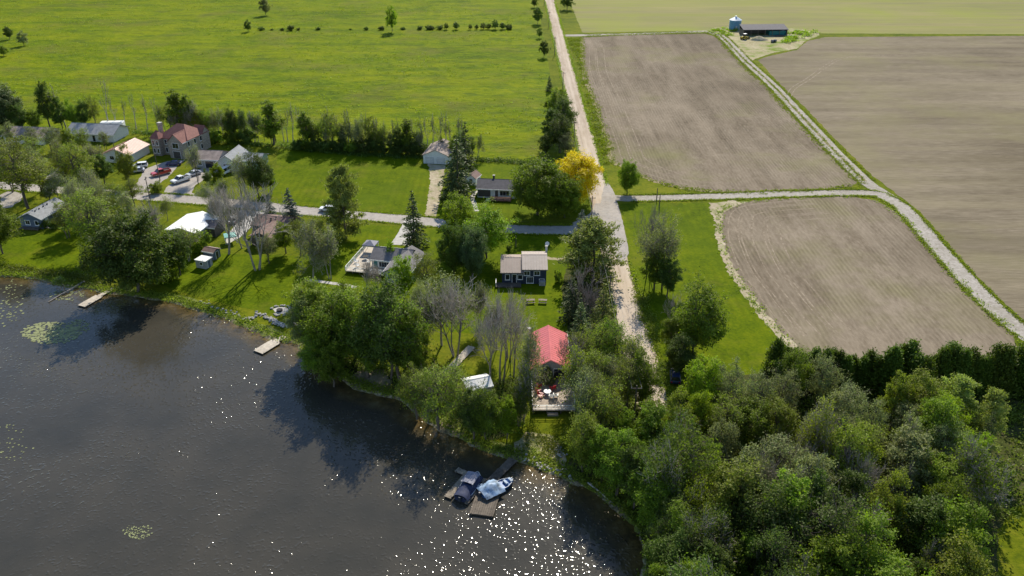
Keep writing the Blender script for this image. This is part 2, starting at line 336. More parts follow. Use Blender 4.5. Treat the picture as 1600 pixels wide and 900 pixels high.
# ------------------------------------------------------------------ ground sheets
R0 = random.Random(5)
def catmull(pts, n=6, closed=False):
    P = [Vector((p[0], p[1], 0)) for p in pts]; out = []; m = len(P)
    for i in range(m if closed else m-1):
        if closed: a, b, c, d = P[i-1], P[i], P[(i+1) % m], P[(i+2) % m]
        else: a, b, c, d = P[max(i-1, 0)], P[i], P[i+1], P[min(i+2, m-1)]
        for k in range(n):
            t = k/n
            out.append(0.5*((2*b)+(c-a)*t+(2*a-5*b+4*c-d)*t*t+(3*b-a-3*c+d)*t*t*t))
    if not closed: out.append(P[-1])
    return [(v.x, v.y) for v in out]
def dense(pts, step=1.5, jit=0.2, closed=True):
    out = []; m = len(pts)
    for i in range(m if closed else m-1):
        a = Vector(pts[i][:2]); b = Vector(pts[(i+1) % m][:2]); L = (b-a).length; k = max(1, min(400, int(L/step)))
        for j in range(k):
            p = a.lerp(b, j/k); out.append((p.x+R0.uniform(-jit, jit), p.y+R0.uniform(-jit, jit)))
    if not closed: out.append(tuple(pts[-1][:2]))
    return out
def sheet(name, pts, z, mat, step=1.5, jit=0.2, smooth=False):
    if smooth: pts = catmull(pts, 6, True)
    d = dense(pts, step, jit)
    return struct(mesh(name, [(x, y, z) for x, y in d], [list(range(len(d)))], mat))
def psheet(name, pix, z, mat, step=1.5, jit=0.2, smooth=False):
    return sheet(name, [G(a, b)[:2] for a, b in pix], z, mat, step, jit, smooth)
def ribbon(name, left, right, z, mat, jit=0.15):
    L = left; Rr = right; n = len(L); v = []; f = []
    for i in range(n):
        v.append((L[i][0]+R0.uniform(-jit, jit), L[i][1], z)); v.append((Rr[i][0]+R0.uniform(-jit, jit), Rr[i][1], z))
    for i in range(n-1): f.append((2*i, 2*i+1, 2*i+3, 2*i+2))
    return struct(mesh(name, v, f, mat))
def path_ribbon(name, pix, width, z, mat, jit=0.12, step=6, world=False):
    pts = [p if world else G(*p)[:2] for p in pix]; c = catmull(pts, step); v = []; f = []
    for i, p in enumerate(c):
        a = Vector(c[max(i-1, 0)]); b = Vector(c[min(i+1, len(c)-1)]); d = (b-a).normalized(); nrm = Vector((-d.y, d.x))
        wd = width[0]+(width[1]-width[0])*i/(len(c)-1) if isinstance(width, tuple) else width
        q = Vector(p)
        for s in (-1, 1):
            r = q+nrm*s*(wd/2+R0.uniform(-jit, jit)); v.append((r.x, r.y, z))
    for i in range(len(c)-1): f.append((2*i, 2*i+1, 2*i+3, 2*i+2))
    return struct(mesh(name, v, f, mat))

SHORE_PIX = [(-60, 418), (0, 428), (50, 432), (85, 439), (112, 446), (140, 448), (160, 455), (178, 456), (207, 459), (240, 465), (275, 470), (312, 482), (350, 494), (400, 514), (425, 526), (446, 531), (466, 534), (480, 548), (500, 566), (530, 584), (552, 600), (585, 611), (628, 622), (660, 648), (690, 668), (715, 678), (745, 694), (775, 704), (800, 713), (828, 721), (855, 731), (880, 741), (900, 752), (925, 759), (950, 776), (975, 800), (1000, 826), (1015, 858), (1010, 900), (985, 960)]
shore = catmull([G(a, b)[:2] for a, b in SHORE_PIX], 5)
shore = [(-700, 330), (-400, 240), (-220, 195)] + shore + [(14, 60), (10, 30), (20, -40), (60, -160), (80, -400)]
sh_d = []
for i, (x, y) in enumerate(dense(shore, 1.2, 0.0, False)):
    if -160 < x < 40 and y > 60: sh_d.append((x+R0.gauss(0, 0.16), y+R0.gauss(0, 0.16)))
    else: sh_d.append((x, y))
LAKE = sh_d + [(-900, -400), (-900, 330)]
def in_poly(x, y, poly):
    c = False; n = len(poly); j = n-1
    for i in range(n):
        xi, yi = poly[i][0], poly[i][1]; xj, yj = poly[j][0], poly[j][1]
        if (yi > y) != (yj > y) and x < (xj-xi)*(y-yi)/(yj-yi)+xi: c = not c
        j = i
    return c
SHN = np.array(sh_d)
def shore_dist(x, y): return float(np.sqrt(((SHN-np.array([x, y]))**2).sum(1).min()))

def build_ground():
    # one sheet to the horizon with the lake cut out, a bank and a lake bed below
    out = [(-900, -400), (-900, 330)]
    far = 6000
    v = [(x, y, 0.0) for x, y in sh_d]; n = len(v)
    f = []
    v += [(far, -far, 0), (far, far, 0), (-far, far, 0), (-far, -far, 0), (-900, -400, 0), (-900, 330, 0)]
    f.append(list(range(n-1, -1, -1)) + [n+5, n+2, n+1])           # upper land
    f[0] = [n+5] + list(range(0, n)) + [n, n+1, n+2]
    f.append([n+5, n+2, n+3, n+4]); f.append([n+4, n+3, n, n-1])
    b = len(v)
    v += [(x-0.0, y-0.0, -1.6) for x, y in sh_d] + [(-900, -400, -1.6), (-900, 330, -1.6)]
    f.append(list(range(b, b+n+2)))
    g = struct(mesh('ground', v, f, M['grass']))
    # bank: from 2 m inland to 3 m offshore
    rows = [(1.9, 0.014, 0.0), (0.9, 0.016, 0.35), (0.0, 0.012, 0.75), (-1.0, -0.32, 0.95), (-3.0, -1.45, 1.0)]
    P = [Vector(p) for p in sh_d]; vv = []; ff = []; at = []
    for i, p in enumerate(P):
        d = (P[min(i+3, len(P)-1)]-P[max(i-3, 0)]).normalized(); nrm = Vector((-d.y, d.x))
        for o, z, a in rows:
            q = p+nrm*o*(1+0.25*math.sin(i*0.37)); vv.append((q.x, q.y, z)); at.append(a)
    k = len(rows)
    for i in range(len(P)-1):
        for j in range(k-1): ff.append((i*k+j, i*k+j+1, (i+1)*k+j+1, (i+1)*k+j))
    o = mesh('shore_bank', vv, ff, M['shore']); struct(o)
    a = o.data.attributes.new('sh', 'FLOAT', 'POINT'); a.data.foreach_set('value', at)
build_ground()
def build_water():
    nx, ny = 150, 110; xs = np.linspace(-150, 35, nx); ys = np.linspace(50, 190, ny)
    v = []; at = []; f = []
    for y in ys:
        for x in xs:
            v.append((x, y, -0.22)); d = shore_dist(x, y); at.append(max(0.0, 1.0-d/5.5))
    for j in range(ny-1):
        for i in range(nx-1): f.append((j*nx+i, j*nx+i+1, (j+1)*nx+i+1, (j+1)*nx+i))
    b = len(v); x0, x1, y0, y1 = xs[0], xs[-1], ys[0], ys[-1]
    v += [(-890, -390, -0.22), (100, -390, -0.22), (100, 320, -0.22), (-890, 320, -0.22)]; at += [0]*4
    bot = list(range(nx)); top = [(ny-1)*nx+i for i in range(nx)]; lef = [j*nx for j in range(ny)]; rig = [j*nx+nx-1 for j in range(ny)]
    f.append([b, b+1]+bot[::-1]); f.append([b+1, b+2]+rig[::-1]); f.append([b+2, b+3]+top); f.append([b+3, b]+lef)
    o = mesh('lake_water', v, f, M['water'], smooth=False); struct(o)
    a = o.data.attributes.new('sh', 'FLOAT', 'POINT'); a.data.foreach_set('value', at)
build_water()

# meadow with a gently uneven surface
def build_meadow():
    edge = [G(a, b)[:2] for a, b in [(-60, 205), (0, 205), (190, 203), (320, 216), (420, 226), (560, 238), (660, 243), (742, 251), (822, 257), (893, 256)]]
    xs = np.linspace(-520, 16.5, 190); v = []; f = []; ny = 150
    ex = np.array(edge)
    for x in xs:
        y0 = float(np.interp(x, ex[:, 0], ex[:, 1])) if x > ex[0, 0] else ex[0, 1]
        for j in range(ny):
            t = j/(ny-1); y = y0+(1150-y0)*t**1.8
            z = 0.03+ (0.14*math.sin(x*0.21+1.7*math.sin(y*0.05))*math.sin(y*0.17+math.sin(x*0.07))+0.15)*min(1, t*12)*min(1, (16.5-x)/6)*min(1,max(0,(y-y0)/6))
            v.append((x, y, z+R0.uniform(0, 0.05)*(1 if 0 < j < ny-1 and x < 16 else 0)))
    n = len(xs)
    for i in range(n-1):
        for j in range(ny-1): f.append((i*ny+j, (i+1)*ny+j, (i+1)*ny+j+1, i*ny+j+1))
    struct(mesh('meadow', v, f, M['meadow'], smooth=True))
build_meadow()

# lawns
psheet('lawn', [(745, 252), (822, 258), (893, 258), (917, 300), (924, 326), (910, 338), (796, 346), (640, 334), (430, 316), (418, 300), (430, 262), (436, 232), (560, 240), (660, 245)], 0.008, M['lawn'])
psheet('lawn', [(970, 318), (1116, 317), (1128, 345), (1122, 365), (1129, 394), (1144, 424), (1194, 496), (1240, 545), (1180, 600), (1060, 600), (1018, 530), (985, 410)], 0.008, M['lawn'])
psheet('lawn', [(0, 372), (120, 360), (300, 395), (470, 400), (540, 380), (560, 350), (900, 372), (950, 410), (960, 480), (880, 520), (700, 520), (480, 470), (420, 490), (330, 470), (200, 430), (60, 424), (0, 418)], 0.010, M['lawn'])
# ploughed fields
FA = [(909, 58), (1000, 54), (1100, 52), (1120, 58), (1134, 72), (1160, 101), (1200, 138), (1250, 193), (1300, 243), (1344, 284), (1330, 291), (1290, 296), (1210, 300), (1146, 301), (1089, 297), (1051, 291), (1013, 280), (975, 262), (955, 251), (950, 225), (937, 185), (925, 150), (911, 112)]
psheet('ploughed_field', FA, 0.012, M['soil_rows'], jit=0.3)
FB = [(1126, 330), (1140, 320), (1180, 313), (1260, 308), (1330, 307), (1370, 313), (1398, 330), (1432, 362), (1485, 425), (1540, 482), (1585, 525), (1590, 560), (1240, 565), (1232, 540), (1195, 496), (1165, 454), (1144, 424), (1131, 393), (1124, 365)]
psheet('ploughed_field', FB, 0.012, M['soil_curve'], jit=0.3)
FC = [(1184, 94), (1200, 88), (1245, 78), (1262, 64), (1290, 58), (1600, 56), (2300, 54), (2600, 300), (2200, 700), (1760, 640), (1606, 505), (1560, 465), (1505, 408), (1440, 333), (1400, 302), (1360, 272), (1310, 222), (1260, 170), (1212, 124)]
psheet('ploughed_field', FC, 0.012, M['soil_cross'], jit=0.3)
sheet('crop_field', [G(910, 51)[:2], G(1100, 48)[:2], G(1250, 52)[:2], G(1700, 54)[:2], G(2600, 53)[:2], (1500, 1600), (32, 1600)], 0.012, M['crop'], jit=0.3)
# rough field margins
path_ribbon('field_margin', [(909, 60), (911, 112), (925, 150), (937, 185), (950, 225), (955, 251), (975, 262), (1013, 280), (1051, 291), (1089, 297), (1146, 301)], 1.3, 0.016, M['margin'], 0.45, 10)
path_ribbon('field_margin', [(1150, 314), (1118, 321), (1116, 330), (1122, 345), (1122, 365), (1130, 393), (1144, 424), (1165, 454), (1195, 496), (1240, 545)], 1.8, 0.016, M['dirt'], 0.45, 10)
psheet('field_margin', [(1108, 317), (1140, 316), (1170, 315), (1150, 321), (1131, 332), (1126, 345), (1121, 336)], 0.020, M['dirt'], 1.0, 0.3)
psheet('farmyard', [(1096, 48), (1120, 43), (1170, 40), (1222, 43), (1252, 46), (1278, 50), (1280, 56), (1258, 64), (1246, 76), (1210, 82), (1186, 90), (1170, 96), (1152, 80), (1140, 66), (1122, 54)], 0.018, M['yard'], 1.5, 0.4)

# roads
XL, XR = 21.6, 27.5
ys = [80, 95, 110]+[110+4*i for i in range(1, 300)]
Lf = []; Rt = []
for i, y in enumerate(ys):
    cx = 24.4 + (0.0 if y > 200 else 0.0)
    wl = 2.85+0.15*math.sin(y*0.11)+0.1*math.sin(y*0.043+1); wr = 2.95+0.15*math.sin(y*0.09+2)
    sx = 0.0 if y > 130 else -(130-y)*0.02
    Lf.append((cx-wl+sx, y)); Rt.append((cx+wr+sx, y))
ribbon('gravel_road', Lf, Rt, 0.028, M['gravel'])
SIDE = [(-420, 256), (-200, 275), (0, 290), (100, 297), (196, 304.5), (269, 310.5), (330, 315), (428, 324), (477, 329.5), (564, 337.5), (627, 342.5), (700, 350), (794, 357.5), (850, 359.5), (893, 359.5), (935, 356)]
path_ribbon('side_road', SIDE, 5.6, 0.024, M['paved_side'], 0.1)
psheet('road_junction', [(895, 348), (912, 340), (921, 334), (927, 326), (930, 318), (958, 318), (962, 365), (956, 392), (945, 392), (925, 376), (895, 369)], 0.034, M['paved'], 1.5, 0.1)
psheet('road_apron', [(946, 284), (951, 286), (959, 299), (966, 321), (971, 338), (977, 366), (983, 396), (972, 412), (960, 400), (952, 350), (938, 328), (940, 306)], 0.038, M['paved'], 1.5, 0.12)
path_ribbon('farm_track', [(950, 309), (975, 310), (1010, 310), (1130, 306.5), (1230, 303), (1300, 301.5), (1350, 301.5), (1385, 309), (1415, 329), (1460, 380), (1510, 436), (1560, 487), (1608, 526), (1700, 590)], (4.2, 4.6), 0.026, M['track'], 0.12, 8)
path_ribbon('farm_track', [(1392, 309), (1352, 283), (1304, 236), (1255, 184), (1206, 132), (1165, 95), (1142, 71), (1128, 58), (1112, 51), (1090, 49.5), (1000, 53), (915, 55), (880, 55.5)], (4.0, 5.0), 0.022, M['track'], 0.15, 8)
# grass strip between the wheel tracks of the far farm track
path_ribbon('track_grass', [(1352, 283), (1304, 236), (1255, 184), (1206, 132), (1165, 95), (1142, 71), (1128, 58)], 0.9, 0.030, M['margin'], 0.25, 8)
# drives
psheet('garage_drive', [(669, 256), (697, 258), (694, 272), (690, 300), (681, 338), (664, 338), (667, 318), (672, 290), (671, 270)], 0.020, M['dirt'], 1.0, 0.3)
psheet('house_drive', [(196, 306), (214, 286), (226, 264), (262, 252), (290, 250), (275, 262), (262, 278), (243, 291), (232, 300), (236, 312), (196, 309)], 0.030, M['paved'], 1.2, 0.2)
psheet('house_drive', [(256, 312), (258, 294), (275, 283), (300, 268), (330, 258), (362, 262), (352, 270), (320, 281), (304, 290), (300, 302), (330, 314), (300, 316)], 0.034, M['paved'], 1.2, 0.2)
psheet('house_drive', [(0, 304), (16, 298), (36, 302), (34, 312), (16, 325), (0, 326)], 0.020, M['track'], 1.0, 0.3)
psheet('house_drive', [(62, 287), (78, 272), (92, 262), (99, 266), (92, 278), (76, 292)], 0.030, M['track'], 1.0, 0.3)
psheet('house_drive', [(376, 318), (415, 322), (414, 334), (396, 352), (374, 372), (355, 382), (352, 372), (372, 346)], 0.030, M['concrete'], 1.0, 0.15)
psheet('house_drive', [(634, 341), (655, 345), (647, 362), (640, 384), (610, 382), (622, 364)], 0.030, M['concrete'], 1.0, 0.1)
path_ribbon('garden_path', [(480, 437), (500, 440), (530, 444), (556, 449)], 1.1, 0.020, M['concrete'], 0.08)
path_ribbon('garden_path', [(854, 403), (870, 405), (886, 404), (900, 402)], 1.3, 0.020, M['dirt'], 0.2)
path_ribbon('garden_path', [(745, 330), (741, 318), (738, 308), (744, 298)], 1.2, 0.020, M['concrete'], 0.08)
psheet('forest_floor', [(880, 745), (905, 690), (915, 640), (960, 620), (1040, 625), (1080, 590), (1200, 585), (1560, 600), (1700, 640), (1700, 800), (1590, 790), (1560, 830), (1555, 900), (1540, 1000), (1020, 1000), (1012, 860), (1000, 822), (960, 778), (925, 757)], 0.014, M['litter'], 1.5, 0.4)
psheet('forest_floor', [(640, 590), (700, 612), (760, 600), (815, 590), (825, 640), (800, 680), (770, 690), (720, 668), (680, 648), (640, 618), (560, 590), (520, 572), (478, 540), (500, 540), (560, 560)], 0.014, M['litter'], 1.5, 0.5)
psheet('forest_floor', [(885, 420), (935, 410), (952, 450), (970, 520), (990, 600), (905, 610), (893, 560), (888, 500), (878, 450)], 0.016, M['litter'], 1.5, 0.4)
psheet('beach', [(545, 590), (560, 578), (600, 576), (612, 596), (606, 612), (584, 612), (560, 602)], 0.024, M['dirt'], 1.0, 0.3)
psheet('beach', [(800, 700), (822, 676), (862, 680), (880, 705), (888, 742), (850, 729), (815, 716)], 0.022, M['yard'], 1.0, 0.4)
# ------------------------------------------------------------------ trees
def np_mesh(name, V, Q, lv=None):
    me = bpy.data.meshes.new(name); V = np.asarray(V, np.float32); Q = np.asarray(Q, np.int32); n = len(Q); k = Q.shape[1]
    me.vertices.add(len(V)); me.vertices.foreach_set('co', V.ravel())
    me.loops.add(n*k); me.loops.foreach_set('vertex_index', Q.ravel())
    me.polygons.add(n); me.polygons.foreach_set('loop_start', np.arange(0, n*k, k, dtype=np.int32))
    me.update(calc_edges=True)
    if lv is not None:
        a = me.attributes.new('lv', 'FLOAT', 'FACE'); a.data.foreach_set('value', np.asarray(lv, np.float32))
    return me
def tubes(segs, sides):
    S = np.array([[*a, *b, r0, r1] for a, b, r0, r1 in segs], float)
    p0, p1, r0, r1 = S[:, :3], S[:, 3:6], S[:, 6], S[:, 7]
    d = p1-p0; d /= np.linalg.norm(d, axis=1)[:, None]+1e-9
    up = np.where(np.abs(d[:, 2:3]) < 0.9, np.array([[0, 0, 1.]]), np.array([[1., 0, 0]]))
    a = np.cross(d, up); a /= np.linalg.norm(a, axis=1)[:, None]; b = np.cross(d, a)
    V = []; n = len(S)
    for k in range(sides):
        t = 2*math.pi*k/sides; c = a*math.cos(t)+b*math.sin(t)
        V.append(p0+c*r0[:, None]); V.append(p1+c*r1[:, None])
    V = np.stack(V, 1).reshape(-1, 3); base = np.arange(n)[:, None]*(2*sides); Q = []
    for k in range(sides):
        k2 = (k+1) % sides
        Q.append(base+np.array([[2*k, 2*k2, 2*k2+1, 2*k+1]]))
    return V, np.concatenate(Q)
def tube_mesh(name, segs):
    big = [s for s in segs if s[2] > 0.06]; sm = [s for s in segs if s[2] <= 0.06]
    Vs, Qs, o = [], [], 0
    for ss, k in ((big, 6), (sm, 3)):
        if ss:
            V, Q = tubes(ss, k); Vs.append(V); Qs.append(Q+o); o += len(V)
    return np_mesh(name, np.concatenate(Vs), np.concatenate(Qs))
def diamonds(C, size, rng, up=0.5, out=None, asp=0.62, dirs=None):
    n = len(C); nrm = rng.normal(size=(n, 3)); nrm[:, 2] = np.abs(nrm[:, 2])+up
    if out is not None: nrm += out
    nrm /= np.linalg.norm(nrm, axis=1)[:, None]
    a = rng.normal(size=(n, 3)) if dirs is None else dirs+rng.normal(size=(n, 3))*0.25
    a -= nrm*(a*nrm).sum(1)[:, None]; a /= np.linalg.norm(a, axis=1)[:, None]+1e-9; b = np.cross(nrm, a)
    s = (size*rng.uniform(0.65, 1.35, n))[:, None]
    V = np.stack([C-a*s*0.5, C+b*s*asp*0.5+a*s*0.05, C+a*s*0.5, C-b*s*asp*0.5+a*s*0.05], 1).reshape(-1, 3)
    return V, np.arange(4*n).reshape(-1, 4)
def curve(p0, p1, r0, r1, n, bend, rng):
    p0 = np.array(p0, float); p1 = np.array(p1, float); L = np.linalg.norm(p1-p0); pts = [p0]
    for i in range(1, n):
        t = i/n; pts.append(p0+(p1-p0)*t+rng.normal(size=3)*L*bend*math.sin(math.pi*t)+np.array([0, 0, L*0.07*math.sin(math.pi*t)]))
    pts.append(p1); rr = np.linspace(r0, r1, n+1)
    return [(pts[i], pts[i+1], rr[i], rr[i+1]) for i in range(n)]
def fib(n, rng):
    i = np.arange(n)+0.5; ph = np.arccos(1-2*i/n); th = math.pi*(1+5**0.5)*i+rng.uniform(0, 6.28)
    return np.stack([np.cos(th)*np.sin(ph), np.sin(th)*np.sin(ph), np.cos(ph)], 1)+rng.normal(size=(n, 3))*0.12
def proto_broad(seed, W=9.0, H=12.0, zb=0.22, nl=26, nc=9, nf=34, ls=0.44, lobe=1.35, gap=0.0, stems=1, twigs=0, top=0.0):
    """broadleaf tree: trunk, limbs to lobes, clumps of leaves round each lobe"""
    rng = np.random.default_rng(seed); segs = []; C = []; LV = []; OUT = []
    zc = H*(zb+1)/2; rz = H*(1-zb)/2
    stem = []
    for s in range(stems):
        an = rng.uniform(0, 6.28); off = 0 if stems == 1 else 0.5
        b = np.array([math.cos(an)*off, math.sin(an)*off, 0]); t = np.array([math.cos(an)*off*2.2+rng.normal()*0.3, math.sin(an)*off*2.2+rng.normal()*0.3, H*0.72])
        sg = curve(b, t, H*0.021/stems**0.5, H*0.008, 6, 0.03, rng); segs += sg; stem.append([x[0] for x in sg]+[t])
    for d in fib(nl, rng):
        if rng.random() < gap: continue
        k = rng.uniform(0.55, 0.93)
        if d[2] < -0.5: k *= 0.7
        c = np.array([d[0]*W/2*k, d[1]*W/2*k, zc+d[2]*rz*k]); c[:2] *= 1.0-top*max(0, d[2])
        st = stem[rng.integers(len(stem))]; h = min(max(c[2]-rng.uniform(1.0, 3.0), H*0.14), H*0.7)
        zz = np.array([p[2] for p in st]); a = np.array([np.interp(h, zz, [p[j] for p in st]) for j in range(3)])
        segs += curve(a, c, H*0.007, 0.03, 4, 0.07, rng)
        lr = lobe*rng.uniform(0.7, 1.25); tone = rng.uniform(0.25, 0.75)
        for q in range(nc):
            cc = c+rng.normal(size=3)*lr*np.array([0.62, 0.62, 0.5])
            segs.append((c, cc, 0.025, 0.008))
            m = int(nf*rng.uniform(0.6, 1.4)); pts = cc+rng.normal(size=(m, 3))*lr*0.33*np.array([1, 1, 0.75])
            C.append(pts); LV.append(np.clip(tone+rng.normal(size=m)*0.2, 0, 1)); OUT.append(np.repeat(((cc-np.array([0, 0, zc]))/np.linalg.norm(cc-np.array([0, 0, zc])+1e-6)*0.55)[None], m, 0))
            for t in range(twigs):
                e = cc+rng.normal(size=3)*lr*0.7+np.array([0, 0, 0.25]); segs.append((cc, e, 0.016, 0.006))
    C = np.concatenate(C); C[:, 2] = np.maximum(C[:, 2], 0.15)
    V, Q = diamonds(C, ls, rng, 0.35, np.concatenate(OUT))
    return tube_mesh('trunk', segs), np_mesh('crown', V, Q, np.concatenate(LV)), H
def proto_bare(seed, H=12.0, W=7.0, stems=1, lv=5, dens=3, nleaf=0, ls=0.3, droop=0.0, thick=1.0, upr=0.5):
    """bare tree: recursive branching down to fine twigs; a few leaves if asked"""
    rng = np.random.default_rng(seed); big = []; fine = []; tips = []
    def grow(p, d, L, r, k):
        n = 3 if k > 2 else 2; q = np.array(p); dd = np.array(d); rr = r
        for i in range(n):
            dd = dd+rng.normal(size=3)*0.13+np.array([0, 0, 0.06*upr-droop*(lv-k)*0.05]); dd /= np.linalg.norm(dd)
            e = q+dd*L/n; r2 = rr*0.82
            (big if k > 1 else fine).append((q, e, rr, r2)); q = e; rr = r2
            if k > 0 and (i > 0 or k < lv):
                for _ in range(dens if i == n-1 else max(1, dens-1)):
                    ax = rng.normal(size=3); nd = dd*rng.uniform(0.55, 0.95)+ax/np.linalg.norm(ax)*rng.uniform(0.45, 0.8)+np.array([0, 0, 0.18*upr]); nd /= np.linalg.norm(nd)
                    grow(q, nd, L*rng.uniform(0.55, 0.78), max(rr*0.60, 0.022), k-1)
        if k <= 0: tips.append(q)
    for s in range(stems):
        an = 6.28*s/stems+rng.uniform(0, 1); off = 0.0 if stems == 1 else 0.45
        d = np.array([math.cos(an)*(0.05 if stems == 1 else 0.24), math.sin(an)*(0.05 if stems == 1 else 0.24), 1.0]); d /= np.linalg.norm(d)
        grow((math.cos(an)*off, math.sin(an)*off, 0), d, H*0.40, H*0.0165*thick/stems**0.35, lv)
    allp = np.array([s[1] for s in big+fine]); h = allp[:, 2].max(); wd = np.percentile(np.abs(allp[:, :2]), 98)*2
    sc = np.array([W/wd, W/wd, H/h])
    f = lambda ss: [(a*sc, b*sc, r0, r1) for a, b, r0, r1 in [(np.array(x[0]), np.array(x[1]), x[2], x[3]) for x in ss]]
    big = f(big); fine = f(fine)
    V, Q = tubes(fine, 3); n = len(Q); lvv = rng.uniform(0, 1, n)
    tw = np_mesh('branches', V, Q, lvv); lf = None
    if nleaf:
        T = np.array(tips)*sc; idx = rng.integers(0, len(T), nleaf); C = T[idx]+rng.normal(size=(nleaf, 3))*0.42
        cl = rng.uniform(0.2, 0.8, len(T))[idx]
        V, Q = diamonds(C, ls, rng, 0.4); lf = np_mesh('crown', V, Q, np.clip(cl+rng.normal(size=nleaf)*0.18, 0, 1))
    return tube_mesh('trunk', big), tw, lf, H
def proto_spruce(seed, H=12.0, W=6.6, nb=28, per=10, ls=0.46, droop=0.28, fill=10):
    rng = np.random.default_rng(seed); segs = curve((0, 0, 0), (0, 0, H), H*0.016, 0.02, 5, 0.004, rng); C = []; D = []; LV = []
    for i in range(nb):
        t = (i+rng.uniform(-.3, .3))/nb; z = H*(0.07+0.92*t); R = W/2*(1-t)**0.85*rng.uniform(0.82, 1.1)+0.12
        for j in range(max(4, int(per*(1-t*0.5)))):
            an = rng.uniform(0, 6.28); rr = R*rng.uniform(0.75, 1.12); d = np.array([math.cos(an), math.sin(an), -droop]); e = np.array([0, 0, z])+d*rr+np.array([0, 0, 0.1*rr])
            if rr > 0.7: segs.append((np.array([0, 0, z]), e, 0.03, 0.008))
            tone = rng.uniform(0.2, 0.8)
            m = max(3, int(fill*rr))
            for s in rng.uniform(0.25, 1.05, m):
                side = np.array([-d[1], d[0], 0])*rng.normal()*0.22*rr*(1.1-s)
                C.append(np.array([0, 0, z])+(e-np.array([0, 0, z]))*s+side+rng.normal(size=3)*0.09); D.append(d+side*0.8); LV.append(tone+rng.normal()*0.15)
    C = np.array(C); V, Q = diamonds(C, ls, rng, 0.6, None, 0.5, np.array(D))
    return tube_mesh('trunk', segs), np_mesh('crown', V, Q, np.clip(LV, 0, 1)), H
def proto_pine(seed, H=12.0, W=7.4, nb=26, zb=0.06, nf=66, ls=0.46):
    rng = np.random.default_rng(seed); segs = curve((0, 0, 0), (rng.normal()*0.3, rng.normal()*0.3, H*0.97), H*0.017, 0.03, 6, 0.01, rng); C = []; D = []; LV = []
    for i in range(nb):
        t = (i+rng.uniform(-.4, .4))/nb; z = H*(zb+(1-zb)*t); R = W/2*(0.45+0.75*math.sin(math.pi*min(1, 0.25+0.75*t)))*rng.uniform(0.55, 1.1)*(1 if t < 0.85 else 0.6)
        for j in range(4):
            an = rng.uniform(0, 6.28); d = np.array([math.cos(an), math.sin(an), rng.uniform(0.05, 0.35)]); o = np.array([0, 0, z]); e = o+d*R*rng.uniform(0.7, 1.1)
            segs += curve(o, e, 0.05, 0.015, 2, 0.04, rng)
            for s in (0.45, 0.7, 0.9, 1.05):
                c = o+(e-o)*s+rng.normal(size=3)*np.array([.3, .3, .12]); m = int(nf*rng.uniform(0.3, 0.75)); tone = rng.uniform(0.2, 0.8)
                C.append(c+rng.normal(size=(m, 3))*np.array([0.34, 0.34, 0.2])); D.append(np.repeat((d*0.6+np.array([0, 0, 0.7]))[None], m, 0)); LV.append(tone+rng.normal(size=m)*0.15)
    C = np.concatenate(C); V, Q = diamonds(C, ls, rng, 0.2, None, 0.35, np.concatenate(D)+rng.normal(size=C.shape)*0.5)
    return tube_mesh('trunk', segs), np_mesh('crown', V, Q, np.clip(np.concatenate(LV), 0, 1)), H
def proto_cedar(seed, H=9.0, W=4.2, n=5200, ls=0.40, cone=0.75):
    rng = np.random.default_rng(seed); segs = curve((0, 0, 0), (0, 0, H*0.95), 0.16, 0.02, 4, 0.008, rng); C = []; D = []; LV = []
    for k in range(130):
        t = rng.uniform(0, 1)**1.15; z = H*(0.03+0.95*t); R = W/2*(1-t)**cone*rng.uniform(0.75, 1.1)+0.1; an = rng.uniform(0, 6.28); tone = rng.uniform(0.15, 0.85)
        m = int(n/130); d = np.array([math.cos(an), math.sin(an), 0]); c = np.array([0, 0, z])+d*R*0.85
        if k % 4 == 0: segs.append((np.array([0, 0, max(z-0.6, 0.1)]), c, 0.025, 0.008))
        C.append(c+rng.normal(size=(m, 3))*np.array([0.32, 0.32, 0.42])-d*np.abs(rng.normal(size=(m, 1)))*0.3); D.append(np.repeat((d*0.5+np.array([0, 0, 0.9]))[None], m, 0)); LV.append(tone+rng.normal(size=m)*0.15)
    C = np.concatenate(C); C[:, 2] = np.maximum(C[:, 2], 0.1); V, Q = diamonds(C, ls, rng, 0.1, None, 0.5, np.concatenate(D))
    return tube_mesh('trunk', segs), np_mesh('crown', V, Q, np.clip(np.concatenate(LV), 0, 1)), H

PR = {}
PR['round'] = [proto_broad(11, 10, 11, 0.0, 46, 11, 62, 0.31, 1.2), proto_broad(12, 9.5, 11, 0.02, 42, 11, 62, 0.31, 1.25)]
PR['leafy'] = [proto_broad(21+i, 7.6, 12, 0.08, 34, 10, 58, 0.29, [1.05, 1.3, 0.9, 1.15, 1.0][i], 0.14, 1+(i % 2), 1, 0.25*(i % 3)) for i in range(5)]
PR['tall'] = [proto_broad(31+i, 5.6, 13, 0.08, 30, 9, 52, 0.29, 0.9, 0.1, 1, 1, 0.3) for i in range(2)]
PR['sparse'] = [proto_broad(41+i, 7.8, 12.5, 0.2, 28, 9, 30, 0.26, 1.15, 0.12, 1+(i % 2)*1, 3) for i in range(4)]
PR['shrub'] = [proto_broad(51+i, 5.0, 3.6, 0.02, 20, 8, 44, 0.27, 0.72, 0.05, 2) for i in range(3)]
PR['poplar'] = [proto_broad(61+i, 3.4, 12, 0.06, 26, 7, 26, 0.36, 0.75, 0.05, 1, 1, 0.4) for i in range(2)]
PR['far'] = [proto_broad(71+i, 7.5, 11, 0.08, 20, 6, 22, 0.75, 1.3, 0.08) for i in range(2)]
PR['bare'] = [proto_bare(81, 12, 8.0, 1, 4, 3, thick=1.2), proto_bare(82, 12, 7.0, 1, 4, 3, upr=0.8, thick=1.2), proto_bare(83, 12, 8.5, 4, 3, 3, upr=0.7, thick=1.2), proto_bare(84, 12, 6.5, 2, 4, 2, upr=1.0, thick=1.2)]
